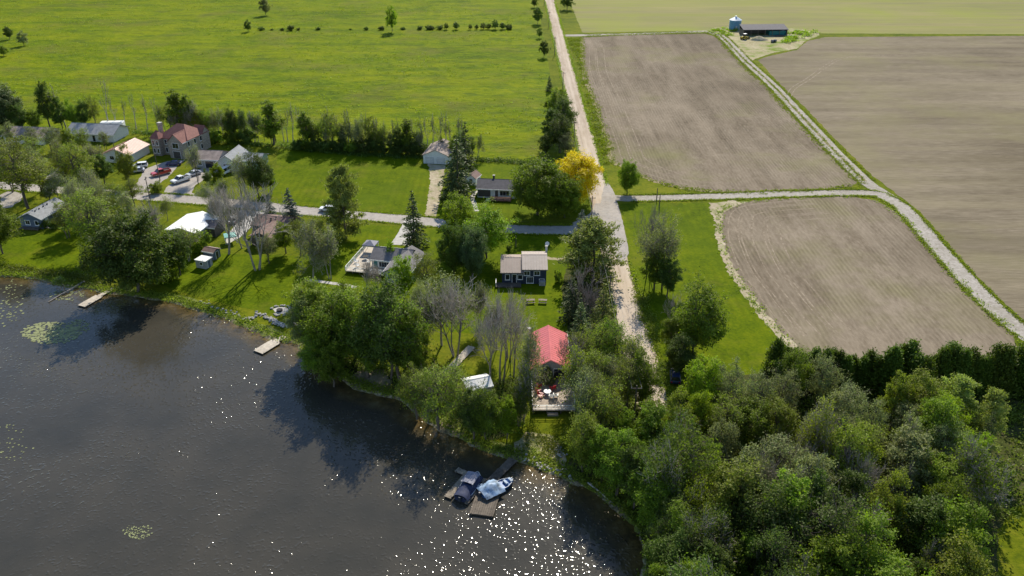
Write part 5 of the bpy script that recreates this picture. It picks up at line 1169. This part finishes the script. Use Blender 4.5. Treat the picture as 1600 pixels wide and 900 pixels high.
# ------------------------------------------------------------------ vehicles
def vehicle(name, label, loc, rz, kind, paint, group='vehicles in the drives and on the road'):
    cat = {'car': 'car', 'suv': 'car', 'pickup': 'pickup', 'van': 'van'}[kind]
    t = thing(name, label, cat, loc, rz, group)
    L = {'car': 4.6, 'suv': 4.7, 'pickup': 5.7, 'van': 5.2}[kind]; W = 1.85 if kind != 'pickup' else 2.0; bl = 0.38 if kind != 'car' else 0.3; bh = {'car': 0.88, 'suv': 1.0, 'pickup': 1.1, 'van': 1.1}[kind]; h = {'car': 1.42, 'suv': 1.68, 'pickup': 1.85, 'van': 2.0}[kind]
    bm = bmesh.new(); x0, x1 = -L/2, L/2
    bm_prism(bm, [(x0+0.05, bl), (x1-0.1, bl), (x1, bl+0.2), (x1-0.06, bh-0.12), (x1-0.35, bh-0.03), (x1-1.2, bh), (x0+0.1, bh), (x0, bh-0.15), (x0, bl+0.15)], -W/2, W/2, 'y')
    body = from_bm('body', bm, M[paint], t, 0.05)
    ca, cb, ra, rb = {'car': (x0+0.5, x1-1.15, x0+1.15, x1-2.0), 'suv': (x0+0.08, x1-1.15, x0+0.35, x1-1.9), 'pickup': (x0+2.1, x1-1.35, x0+2.3, x1-2.15), 'van': (x0+0.06, x1-0.8, x0+0.2, x1-1.5)}[kind]
    k = W/2-0.06; q = W/2-0.24
    v = [(ca, -k, bh+0.003), (cb, -k, bh+0.003), (cb, k, bh+0.003), (ca, k, bh+0.003), (ra, -q, h-0.05), (rb, -q, h-0.05), (rb, q, h-0.05), (ra, q, h-0.05)]
    mesh('windows', v, [(3, 2, 1, 0), (4, 5, 6, 7), (0, 1, 5, 4), (1, 2, 6, 5), (2, 3, 7, 6), (3, 0, 4, 7)], M['glass'], t)
    bm = bmesh.new(); bm_box(bm, ra-0.02, rb+0.02, -q-0.02, q+0.02, h-0.045, h); from_bm('roof', bm, M[paint], t, 0.02)
    for sy in (-1, 1):
        for ff in (0.0, 0.5, 1.0):
            a = Vector((ca+(cb-ca)*ff, sy*(k+0.005), bh)); e = Vector((ra+(rb-ra)*ff, sy*(q+0.005), h-0.04)); bm = bmesh.new(); bm_cyl(bm, a, e, 0.045, 0.045, 4); from_bm('pillar', bm, M[paint], t)
        bm = bmesh.new(); bm_box(bm, x1-0.09, x1+0.015, sy*(W/2-0.32)-0.18, sy*(W/2-0.32)+0.18, bh-0.32, bh-0.16); from_bm('headlight', bm, M['lamp'], t)
        bm = bmesh.new(); bm_box(bm, x0-0.015, x0+0.06, sy*(W/2-0.22)-0.12, sy*(W/2-0.22)+0.12, bh-0.38, bh-0.14); from_bm('tail_light', bm, M['tail'], t)
        for x in (x0+0.85, x1-0.9):
            bm = bmesh.new(); bm_cyl(bm, (x, sy*(W/2-0.2), 0.34), (x, sy*(W/2+0.015), 0.34), 0.34, 0.34, 14); wv = from_bm('wheel', bm, M['rubber'], t)
            bm = bmesh.new(); bm_cyl(bm, (x, sy*(W/2-0.1), 0.34), (x, sy*(W/2+0.03), 0.34), 0.2, 0.2, 10); from_bm('rim', bm, M['rim'], wv)
    bm = bmesh.new(); bm_box(bm, x1-0.02, x1+0.06, -W/2+0.1, W/2-0.1, bl+0.03, bl+0.2); from_bm('bumper', bm, M['car_dark'], t)
    if kind == 'pickup':
        bm = bmesh.new(); bm_box(bm, x0+0.12, x0+2.0, -W/2+0.14, W/2-0.14, bh-0.02, bh+0.012); from_bm('load_bed', bm, M['rubber'], t)
        for sy in (-1, 1):
            bm = bmesh.new(); bm_box(bm, x0+0.05, x0+2.05, sy*(W/2-0.1)-0.06, sy*(W/2-0.1)+0.06, bh+0.002, bh+0.2); from_bm('bed_side', bm, M[paint], t)
        bm = bmesh.new(); bm_box(bm, x0+0.03, x0+0.11, -W/2+0.05, W/2-0.05, bh+0.004, bh+0.2); from_bm('tailgate', bm, M[paint], t)
    return t
def gz(px, py, z=0.034): p = G(px, py); return (p[0], p[1], z)
vehicle('parked_car', 'white estate car driving on the side road', gz(513, 330), math.radians(180-8), 'suv', 'car_white')
vehicle('pickup_truck', 'white pickup parked on the grey drive', gz(283, 284), math.radians(233), 'pickup', 'car_white')
vehicle('parked_car', 'silver car parked behind the white pickup', gz(303, 274), math.radians(233), 'car', 'car_silver')
vehicle('pickup_truck', 'red pickup parked before the stone house', gz(252, 273), math.radians(225), 'pickup', 'car_red')
vehicle('parked_car', 'dark blue car in shade of the stone house', gz(272, 258), math.radians(190), 'car', 'car_navy')
vehicle('parked_car', 'white car parked left of the stone house', gz(219, 262), math.radians(200), 'suv', 'car_white')
vehicle('parked_car', 'white and dark car nearest the pink-roofed house', gz(214, 269), math.radians(205), 'car', 'car_silver')
vehicle('parked_van', 'white van beside the grey-roofed house', gz(351, 272), math.radians(250), 'van', 'car_white')
vehicle('parked_car', 'white car before the brown-roofed house', gz(365, 346), math.radians(100), 'car', 'car_white')
vehicle('parked_car', 'dark blue car in tree shade at the lower road', (29.7, 126.8, 0.03), math.radians(82), 'suv', 'car_navy')

# ------------------------------------------------------------------ docks and boats
def dock_section(name, label, corners, z, mat, group=None, th=0.22, plank=0.3):
    """planked dock between two pixel end points: corners = (start, end, width)"""
    a = Vector(G(*corners[0], z)); e = Vector(G(*corners[1], z)); wd = corners[2]; d = e-a; L = d.length
    t = thing(name, label, 'dock', (a.x, a.y, -0.22), math.atan2(d.y, d.x), group); z0 = z+0.22
    n = max(3, int(L/plank)); rr = random.Random(int(a.x*10)); bm = bmesh.new()
    for i in range(n):
        x0 = L*i/n; dx = rr.uniform(-0.03, 0.03); bm_box(bm, x0+0.012, L*(i+1)/n-0.012, -wd/2+dx, wd/2+dx, z0-0.05, z0+rr.uniform(-0.006, 0.006))
    o = from_bm('planks', bm, M[mat], t); o['kind'] = 'stuff'
    for sy in (-1, 1):
        bm = bmesh.new(); bm_box(bm, 0.02, L-0.02, sy*(wd/2-0.12)-0.05, sy*(wd/2-0.12)+0.05, z0-th, z0-0.055); from_bm('beam', bm, M['pole_wood'], t)
        for x in ((0.3, L-0.3) if L < 5 else (0.3, L/2, L-0.3)):
            bm = bmesh.new(); bm_cyl(bm, (x, sy*(wd/2-0.02), -1.1), (x, sy*(wd/2-0.02), z0+0.12), 0.06, 0.06, 8); from_bm('pile', bm, M['pole_wood'], t)
    return t
dock_section('dock', 'narrow wooden gangway of the leftmost dock', ((178, 450), (154, 462.5), 1.1), 0.12, 'deck_pale')
dock_section('dock', 'wide wooden end of the leftmost dock', ((155, 462), (127, 478), 2.1), 0.10, 'deck_pale')
dock_section('dock', 'short gangway of the dock by the stone fire pit', ((445, 525), (428, 535), 1.3), 0.12, 'deck_pale')
dock_section('dock', 'wide floating dock by the stone fire pit', ((431, 533), (403, 550), 2.5), 0.10, 'deck_pale')
dock_section('dock', 'weathered gangway leading from shore to the boats', ((802, 717), (762, 757), 1.5), 0.16, 'dock_dark')
dock_section('dock', 'cross dock behind the moored boats', ((713, 733), (766, 755), 1.0), 0.12, 'dock')
dock_section('dock', 'narrow finger dock left of covered boats', ((729, 743), (699, 777), 1.15), 0.10, 'dock')
dock_section('dock', 'thin finger dock between the moored boats', ((757, 753), (728, 787), 0.5), 0.10, 'dock')
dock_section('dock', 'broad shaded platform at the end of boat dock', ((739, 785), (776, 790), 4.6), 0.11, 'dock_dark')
def boat(name, label, loc, rz, L, W, hull, group):
    t = thing(name, label, 'boat', loc, rz, group)
    secs = [(-L/2, 0.84, 0.0), (-L/4, 1.0, 0.0), (0, 1.0, 0.0), (L/4, 0.9, 0.02), (L*0.40, 0.55, 0.08), (L/2, 0.06, 0.18)]; v = []; f = []
    for x, k, up in secs:
        hw = W/2*k; v += [(x, -hw, 0.62+up), (x, -hw*0.8, 0.05+up), (x, 0, -0.12+up), (x, hw*0.8, 0.05+up), (x, hw, 0.62+up)]
    for i in range(len(secs)-1):
        for j in range(4): f.append((i*5+j, i*5+j+1, (i+1)*5+j+1, (i+1)*5+j))
    f.append((4, 3, 2, 1, 0)); mesh('hull', v, f, M[hull], t)
    v = [(x, s*W/2*k*0.86, 0.5+up) for x, k, up in secs for s in (-1, 1)]; f = [(2*i, 2*i+2, 2*i+3, 2*i+1) for i in range(len(secs)-1)]
    mesh('inner_deck', v, f, M['grey_cover'] if hull == 'navy_cover' else M['blue_hull'], t)
    for s in (-1, 1):
        pts = [(x, s*W/2*k, 0.63+up) for x, k, up in secs]; bm = bmesh.new()
        for i in range(len(pts)-1): bm_cyl(bm, pts[i], pts[i+1], 0.05, 0.05, 5)
        o = from_bm('gunwale', bm, M['white'], t); o['kind'] = 'stuff'
    bm = bmesh.new(); bm_box(bm, -L/2-0.45, -L/2-0.05, -0.2, 0.2, 0.25, 1.05); m_ = from_bm('outboard_motor', bm, M['car_dark'], t, 0.06)
    return t
a0 = Vector(G(722, 778, 0)); a1 = Vector(G(745, 745, 0)); dd = a1-a0; ang = math.atan2(dd.y, dd.x); c = (a0+a1)/2
t = boat('covered_boat', 'pontoon boat under a navy canvas cover with grey top', (c.x, c.y, -0.22), ang, 6.2, 2.5, 'navy_cover', 'moored boats')
def tarp(name, pts_fn, nx, ny, mat, parent):
    v = []; f = []
    for i in range(nx):
        for j in range(ny): v.append(pts_fn(i/(nx-1), j/(ny-1)))
    for i in range(nx-1):
        for j in range(ny-1): f.append((i*ny+j, (i+1)*ny+j, (i+1)*ny+j+1, i*ny+j+1))
    o = mesh(name, v, f, M[mat], parent, True); return o
rng = random.Random(3)
tarp('canvas_cover', lambda u, w_: (-3.2+u*5.6, (w_-0.5)*2.6*(1-0.25*max(0, u-0.7)), 0.55+1.0*math.sin(math.pi*w_)**0.6*(0.35+0.65*math.sin(math.pi*min(1, 0.15+u*0.8)))+0.06*math.sin(u*17+w_*3)+rng.uniform(-0.03, 0.03)), 22, 12, 'navy_cover', t)
tarp('canopy_top', lambda u, w_: (-0.9+u*2.5, (w_-0.5)*2.0, 1.75+0.16*math.sin(math.pi*w_)+0.03*math.sin(u*14)), 8, 6, 'grey_cover', t)
for x in (-0.8, 1.5):
    for s in (-0.95, 0.95):
        bm = bmesh.new(); bm_cyl(bm, (x, s, 0.5), (x, s, 1.78), 0.03, 0.03, 6); from_bm('canopy_post', bm, M['metal'], t)
a0 = Vector(G(752, 775, 0)); a1 = Vector(G(801, 752, 0)); dd = a1-a0; ang = math.atan2(dd.y, dd.x); c = (a0+a1)/2
t = boat('motor_boat', 'blue-bowed motor boat half under a pale blue tarpaulin', (c.x, c.y, -0.22), ang, (dd.length), 2.1, 'blue_hull', 'moored boats')
tarp('tarpaulin', lambda u, w_: (-dd.length/2-0.1+u*3.4, (w_-0.5)*3.4, 0.75+1.15*(1-abs(w_-0.5)*2)*(1-abs(u-0.5)*1.3)+0.10*math.sin(u*15)*math.sin(w_*11)+rng.uniform(-0.05, 0.05)), 14, 14, 'blue_tarp', t)
for i in range(2):
    bm = bmesh.new(); bm_box(bm, 1.3+i*0.9, 1.75+i*0.9, -0.5, 0.5, 0.52, 0.85); from_bm('bench_seat', bm, M['blue_tarp'], t, 0.04)

# ------------------------------------------------------------------ utility poles and wires
POLES = {}
def pole(key, X, Y, H, label, arm=True, rz=0.0, grp='utility poles'):
    t = thing('utility_pole', label, 'pole', (X, Y, 0), rz, grp)
    bm = bmesh.new(); bm_cyl(bm, (0, 0, 0), (0, 0, H), 0.15, 0.10, 8); from_bm('shaft', bm, M['pole_wood'], t)
    if arm:
        bm = bmesh.new(); bm_box(bm, -0.9, 0.9, -0.06, 0.06, H-0.65, H-0.5); a = from_bm('crossarm', bm, M['pole_wood'], t)
        for x in (-0.8, 0, 0.8):
            bm = bmesh.new(); bm_cyl(bm, (x, 0, H-0.5), (x, 0, H-0.28), 0.05, 0.04, 6); from_bm('insulator', bm, M['white'], a)
    POLES[key] = (X, Y, H, rz)
for k, (y, lb) in enumerate(((112, 'utility pole in the trees at the road end'), (152, 'utility pole beside the conical spruce'), (196, 'utility pole at the side road junction'), (262, 'utility pole left of gravel road beside the dark clump'), (330, 'utility pole left of gravel road opposite the field'), (400, 'utility pole left of gravel road near the lone conifer'), (470, 'utility pole left of far gravel road'), (545, 'farthest utility pole at the top of the road'))):
    pole('r%d' % k, 20.2, y, 8.6, lb)
def polepix(key, px, py, pt, lb, arm=True):
    X, Y, _ = G(px, py); pole(key, X, Y, max(3, height_at(X, Y, pt)), lb, arm, math.pi/2)
polepix('s1', 235, 314, 276, 'utility pole at the mouth of the stone house drive'); polepix('s2', 187, 268, 224, 'thin pole before the pink-roofed house', False)
polepix('s3', 250, 281, 240, 'thin pole beside the red pickup', False); polepix('s4', 310, 288, 248, 'pole beside the parked silver car')
polepix('s5', 379, 315, 287, 'short pole on the verge by dark tree', False); polepix('s6', 1030, 323, 303, 'short post right of the farm track mouth', False); polepix('s7', 1026, 311, 294, 'thin post at the edge of the farm track', False)
polepix('s8', 806, 386, 373, 'white-topped short post on shaded verge', False)
def wire(name, label, a, b, off, sag=0.9):
    Xa, Ya, Ha, ra = POLES[a]; Xb, Yb, Hb, rb = POLES[b]
    p0 = Vector((Xa+off*math.cos(ra), Ya+off*math.sin(ra), Ha-0.27)); p1 = Vector((Xb+off*math.cos(rb), Yb+off*math.sin(rb), Hb-0.27)); bm = bmesh.new(); prev = p0
    for i in range(1, 13):
        t = i/12; q = p0.lerp(p1, t); q.z -= sag*4*t*(1-t); bm_cyl(bm, prev, q, 0.022, 0.022, 4, False); prev = q
    bmesh.ops.remove_doubles(bm, verts=bm.verts, dist=0.001)
    o = from_bm(name, bm, M['wire'], None); tag(o, label, 'wire', 'overhead wires')
    # origin at the first pole so that the wire has a place of its own
    o.data.transform(Matrix.Translation(-p0)); o.location = p0
for k in range(7):
    nm = ('the lower wood and spruce', 'the spruce and the junction', 'the junction and dark clump', 'the dark clump and the field', 'the field and lone conifer', 'the far road poles', 'the farthest road poles')[k]
    for off, sd in ((-0.8, 'left'), (0.8, 'right')): wire('power_line', '%s overhead wire between %s' % (sd, nm), 'r%d' % k, 'r%d' % (k+1), off)
wire('power_line', 'overhead wire along the side road on the left', 's1', 's4', 0.0)

# ------------------------------------------------------------------ stones, benches, pads, logs
rs = random.Random(12)
def stone_mesh(seed):
    bm = bmesh.new(); bmesh.ops.create_icosphere(bm, subdivisions=1, radius=0.5); r = random.Random(seed)
    for v in bm.verts: v.co *= r.uniform(0.75, 1.2); v.co.z *= 0.7
    me = bpy.data.meshes.new('stone'); bm.to_mesh(me); bm.free(); me.materials.append(M['stone']); return me
SM = [stone_mesh(i) for i in range(5)]
def stones(name, label, pix, n, spread, size, cat='stone wall'):
    c = catmull([G(a, b)[:2] for a, b in pix], 8); mid = c[len(c)//2]; t = thing(name, label, cat, (mid[0], mid[1], 0))
    for i in range(n):
        p = c[rs.randrange(len(c))]; o = bpy.data.objects.new('stone', rs.choice(SM)); COL.objects.link(o); o.parent = t; s = size*rs.uniform(0.6, 1.3)
        o.location = (p[0]-mid[0]+rs.gauss(0, spread), p[1]-mid[1]+rs.gauss(0, spread), s*0.25); o.scale = (s, s, s); o.rotation_euler = (rs.uniform(-.3, .3), rs.uniform(-.3, .3), rs.uniform(0, 6))
stones('stone_wall', 'curved bank of pale boulders below the fire pit', [(402, 490), (420, 498), (432, 505), (446, 509), (460, 507)], 120, 0.35, 0.62)
stones('stone_wall', 'ring of stones round the fire pit terrace', [(424, 482), (432, 479), (444, 478), (454, 481), (450, 488), (440, 494), (428, 490)], 46, 0.12, 0.5)
stones('stone_wall', 'small pale boulders on the shore under the grove', [(464, 514), (474, 518), (482, 528)], 36, 0.45, 0.5)
stones('stone_wall', 'line of boulders along the shore lawn edge', [(310, 470), (345, 484), (375, 494), (396, 500)], 44, 0.4, 0.5)
stones('stone_wall', 'pale boulders at the waterline right of the boats', [(822, 718), (845, 727), (868, 735), (884, 743)], 46, 0.5, 0.45)
stones('stone_wall', 'pile of pale rubble on the bank above boats', [(868, 700), (874, 706), (880, 712)], 26, 0.5, 0.4)
psheet('fire_pit_terrace', [(426, 483), (434, 480), (446, 480), (452, 484), (444, 490), (432, 490)], 0.02, M['concrete'], 0.6, 0.05)
t = thing('fire_pit', 'dark round fire pit on the stone terrace', 'fire pit', G(437, 486)); bm = bmesh.new(); bm_cyl(bm, (0, 0, 0.02), (0, 0, 0.4), 0.6, 0.65, 14); from_bm('ring', bm, M['rubber'], t)
bm = bmesh.new(); bm_cyl(bm, (0, 0, 0.405), (0, 0, 0.43), 0.5, 0.5, 14); from_bm('ash_bed', bm, M['black'], t)
def picnic(px, py, rz, lb):
    p = G(px, py); t = thing('picnic_table', lb, 'picnic table', p, rz, 'picnic tables on the cottage lawn')
    for k in range(5):
        bm = bmesh.new(); bm_box(bm, -0.9, 0.9, -0.38+k*0.155, -0.25+k*0.155, 0.70, 0.745); from_bm('top_board', bm, M['dock'], t)
    for s in (-1, 1):
        bm = bmesh.new(); bm_box(bm, -0.9, 0.9, s*0.72-0.13, s*0.72+0.13, 0.41, 0.455); from_bm('bench_board', bm, M['dock'], t)
        bm = bmesh.new(); bm_box(bm, s*0.65-0.04, s*0.65+0.04, -0.8, 0.8, 0.33, 0.41); from_bm('cross_beam', bm, M['dock'], t)
        for q in (-1, 1):
            bm = bmesh.new(); bm_cyl(bm, (s*0.65, q*0.65, 0), (s*0.65, q*0.2, 0.7), 0.05, 0.05, 6); from_bm('leg', bm, M['dock'], t)
picnic(829, 473, 0.1, 'left picnic table on the lawn behind red roof'); picnic(848, 473, -0.1, 'right picnic table on the lawn behind red roof')
# stored dock section lying on the grass
t = dock_section('walkway', 'long pale plank walkway on the grass by thicket', ((737, 541), (697, 583), 1.6), 0.25, 'deck_pale')
t['category'] = 'walkway'
# lily pads
def pads(name, label, cx, cy, rx, ry, n, seed, size=0.24):
    rng = np.random.default_rng(seed); V = []; F_ = []; LV = []
    for i in range(n):
        r = rng.uniform(0, 1)**0.55; an = rng.uniform(0, 6.28); p = G(cx+rx*r*math.cos(an)*(1+0.3*rng.normal()*0.3), cy+ry*r*math.sin(an)); s = size*rng.uniform(0.6, 1.4); b0 = len(V)
        for k in range(6): V.append((p[0]+s*math.cos(k*1.047), p[1]+s*math.sin(k*1.047)*0.95, -0.20+rng.uniform(0, 0.02)+0.012*(k % 2)))
        F_.append(list(range(b0, b0+6))); LV.append(rng.uniform(0.2, 1))
    me = np_mesh(name, V, F_, LV); me.materials.append(M['pads']); o = bpy.data.objects.new(name, me); COL.objects.link(o); stuff(o, label)
pads('lily_pads', 'dense patch of pale lily pads near the leftmost dock', 80, 519, 44, 17, 520, 1, 0.26); pads('lily_pads', 'fringe of lily pads beside the dense patch', 122, 510, 18, 12, 90, 2, 0.24)
pads('lily_pads', 'loose lily pads at the left border', 12, 690, 40, 30, 60, 3, 0.13); pads('lily_pads', 'small floating cluster of pads on open water', 216, 829, 22, 12, 110, 4, 0.10)
pads('lily_pads', 'scattered pads near the left shore', 10, 470, 26, 40, 110, 5, 0.2); pads('lily_pads', 'scattered pads below the left shore trees', 105, 460, 30, 9, 90, 6, 0.18)
# fallen trunks in the water
for (p0, p1, r, lb) in (((1130, 868), (1010, 898), 0.22, 'long fallen trunk lying in water at the lower shore'), ((1140, 880), (1060, 905), 0.16, 'shorter fallen trunk in water at the lower shore'), ((918, 754), (975, 800), 0.14, 'pale log along the waterline below the wood'), ((132, 440), (75, 472), 0.25, 'dark fallen trunk reaching into water at left shore')):
    a = Vector(G(*p0, 0.25)); e = Vector(G(*p1, -0.15)); t = thing('fallen_log', lb, 'log', (a.x, a.y, 0)); d = e-a; bm = bmesh.new(); prev = Vector((0, 0, 0.25)); n = 6; L = d.length
    for i in range(1, n+1):
        q = Vector((0, 0, 0.25))+d*(i/n)+Vector((rs.gauss(0, 0.12), rs.gauss(0, 0.12), rs.gauss(0, 0.03))); bm_cyl(bm, prev, q, r*(1-0.1*(i-1)), r*(1-0.1*i), 7, True); prev = q
    o = from_bm('trunk', bm, M['bark_pale' if r < 0.15 else 'bark_grey'], t)
    for k in range(5):
        s = Vector((0, 0, 0.25))+d*rs.uniform(0.3, 1.0); q = s+Vector((rs.gauss(0, 1.2), rs.gauss(0, 1.2), rs.uniform(0, 0.6))); bm = bmesh.new(); bm_cyl(bm, s, q, 0.05, 0.015, 5); from_bm('branch', bm, M['bark_grey'], t)
tb('half', 100, 447, 432, 'l_mid', 'low tangled half-dead tree at the left shore', 'trees in the left gardens', wid=2.2)

def strip_tufts(name, label, pix, offs, n, mat, seed, h=0.35, ls=0.34, wob=0.5, world=False):
    rng = np.random.default_rng(seed); c = np.array(catmull([p if world else G(*p)[:2] for p in pix], 12)); d = np.gradient(c, axis=0); d /= np.linalg.norm(d, axis=1)[:, None]
    seg = np.concatenate([[0], np.cumsum(np.linalg.norm(np.diff(c, axis=0), axis=1))]); t = rng.uniform(0, seg[-1], n); dens = np.sin(t*0.5)*0.5+np.sin(t*0.13)*0.5; t = t[dens > rng.uniform(-1.6, 0.8, n)]
    x = np.interp(t, seg, c[:, 0]); y = np.interp(t, seg, c[:, 1]); nx = -np.interp(t, seg, d[:, 1]); ny = np.interp(t, seg, d[:, 0]); o = rng.choice(offs, len(t))+rng.normal(size=len(t))*wob
    C = np.stack([x+nx*o, y+ny*o, np.full(len(t), 0.03)], 1); C = np.repeat(C, 5, 0)+rng.normal(size=(len(t)*5, 3))*np.array([0.22, 0.22, h*0.45]); C[:, 2] = np.abs(C[:, 2])+0.04
    V, Q = diamonds(C, ls, rng, 0.1); me = np_mesh(name, V, Q, np.clip(rng.normal(size=len(Q))*0.25+0.5, 0, 1)); me.materials.append(M[mat]); o = bpy.data.objects.new(name, me); COL.objects.link(o); stuff(o, label)
strip_tufts('verge_grass', 'ragged grass along both sides of the lower gravel road', [(24.4, 100), (24.4, 140), (24.4, 176)], (-3.1, 3.2), 1800, 'l_olive', 11, 0.3, 0.32, 0.35, True)
strip_tufts('verge_grass', 'ragged grass along both sides of the upper gravel road', [(24.4, 226), (24.4, 300), (24.4, 420), (24.4, 560)], (-3.1, 3.2), 7000, 'l_olive', 1, 0.3, 0.32, 0.35, True)
strip_tufts('verge_grass', 'ragged grass along the lower farm track', [(985, 310), (1130, 306.5), (1230, 303), (1350, 301.5), (1385, 309), (1415, 329), (1460, 380), (1510, 436), (1560, 487), (1608, 526)], (-2.6, 2.5), 5000, 'l_olive', 2, 0.25, 0.3, 0.3)
strip_tufts('verge_grass', 'ragged grass along the upper farm track', [(1352, 283), (1304, 236), (1255, 184), (1206, 132), (1165, 95), (1142, 71), (1128, 58), (1112, 51), (1000, 53), (915, 55)], (-2.7, 2.7, 0), 5000, 'l_olive', 3, 0.22, 0.34, 0.3)
strip_tufts('verge_grass', 'ragged grass along the side road', [(0, 290), (196, 304.5), (330, 315), (477, 329.5), (627, 342.5), (794, 357.5), (893, 359.5)], (-3.1, 3.1), 5000, 'l_bright', 4, 0.2, 0.28, 0.25)
strip_tufts('verge_grass', 'weeds along the edges of the lower ploughed field', FB+[FB[0]], (0.4, -0.6), 1500, 'l_olive', 5, 0.25, 0.3, 0.6)
strip_tufts('verge_grass', 'weeds along the edges of the upper ploughed field', FA+[FA[0]], (0.4, -0.6), 5000, 'l_olive', 6, 0.3, 0.34, 0.7)
strip_tufts('shore_grass', 'tufts of grass along the waterline', SHORE_PIX, (0.6, 1.4, 0.1), 7000, 'l_olive', 7, 0.4, 0.3, 0.5)
def meadow_tufts(n, seed):
    rng = np.random.default_rng(seed); x = rng.uniform(-330, 14, n); y = 258+330*rng.uniform(0, 1, n)**1.2
    keep = (np.sin(x*0.05+np.sin(y*0.03)*2)+np.sin(y*0.09+x*0.02)) > rng.uniform(-1.5, 1.6, n); keep &= y > 258+(x+20)*-0.02; x, y = x[keep], y[keep]
    C = np.repeat(np.stack([x, y, np.full(len(x), 0.25)], 1), 7, 0)+rng.normal(size=(len(x)*7, 3))*np.array([0.8, 0.5, 0.16]); C[:, 2] = np.abs(C[:, 2])+0.08
    V, Q = diamonds(C, 0.55, rng, 0.2); me = np_mesh('meadow_tufts', V, Q, np.clip(rng.normal(size=len(Q))*0.3+0.4, 0, 1)); me.materials.append(M['l_olive']); o = bpy.data.objects.new('meadow_tufts', me); COL.objects.link(o); stuff(o, 'coarse grass tussocks scattered over the meadow')
meadow_tufts(9000, 3)
# wheel tracks and headland furrows
def lines(name, paths, wd, z, mat):
    v = []; f = []
    for pts in paths:
        c = catmull(pts, 10)
        for i, p in enumerate(c):
            a = Vector(c[max(i-1, 0)]); e = Vector(c[min(i+1, len(c)-1)]); d = (e-a).normalized(); nr = Vector((-d.y, d.x)); q = Vector(p); k = wd/2*R0.uniform(0.5, 1.3)
            v += [(q.x-nr.x*k, q.y-nr.y*k, z), (q.x+nr.x*k, q.y+nr.y*k, z)]
            if i: b = len(v)-4; f.append((b, b+1, b+3, b+2))
    return struct(mesh(name, v, f, M[mat]))
def offset(pts, o):
    out = []
    for i, p in enumerate(pts):
        a = Vector(pts[max(i-1, 0)]); e = Vector(pts[min(i+1, len(pts)-1)]); d = (e-a).normalized(); out.append((p[0]-d.y*o, p[1]+d.x*o))
    return out
hb_ = [G(a, b)[:2] for a, b in [(1262, 308), (1200, 312), (1150, 319), (1128, 335), (1124, 365), (1131, 393), (1144, 424), (1165, 454), (1195, 496), (1222, 528)]]
lines('headland_furrow', [offset(hb_, o) for o in (2.2, 4.6, 5.4, 8.0, 11.0, 11.9, 15.0)], 0.34, 0.019, 'soil_light')
ha_ = [G(a, b)[:2] for a, b in [(913, 75), (914, 112), (928, 150), (940, 185), (953, 225), (962, 250), (990, 268), (1030, 283), (1070, 292), (1130, 297)]]
lines('headland_furrow', [offset(ha_, o) for o in (2.4, 5.2, 6.0, 9.5)], 0.36, 0.019, 'soil_light')
tr = [G(a, b)[:2] for a, b in [(1232, 152), (1240, 138), (1262, 124), (1290, 104), (1312, 92), (1345, 88), (1420, 86)]]
lines('tyre_track', [offset(tr, -0.9), offset(tr, 0.9)], 0.5, 0.019, 'soil_light')
finish_labels()
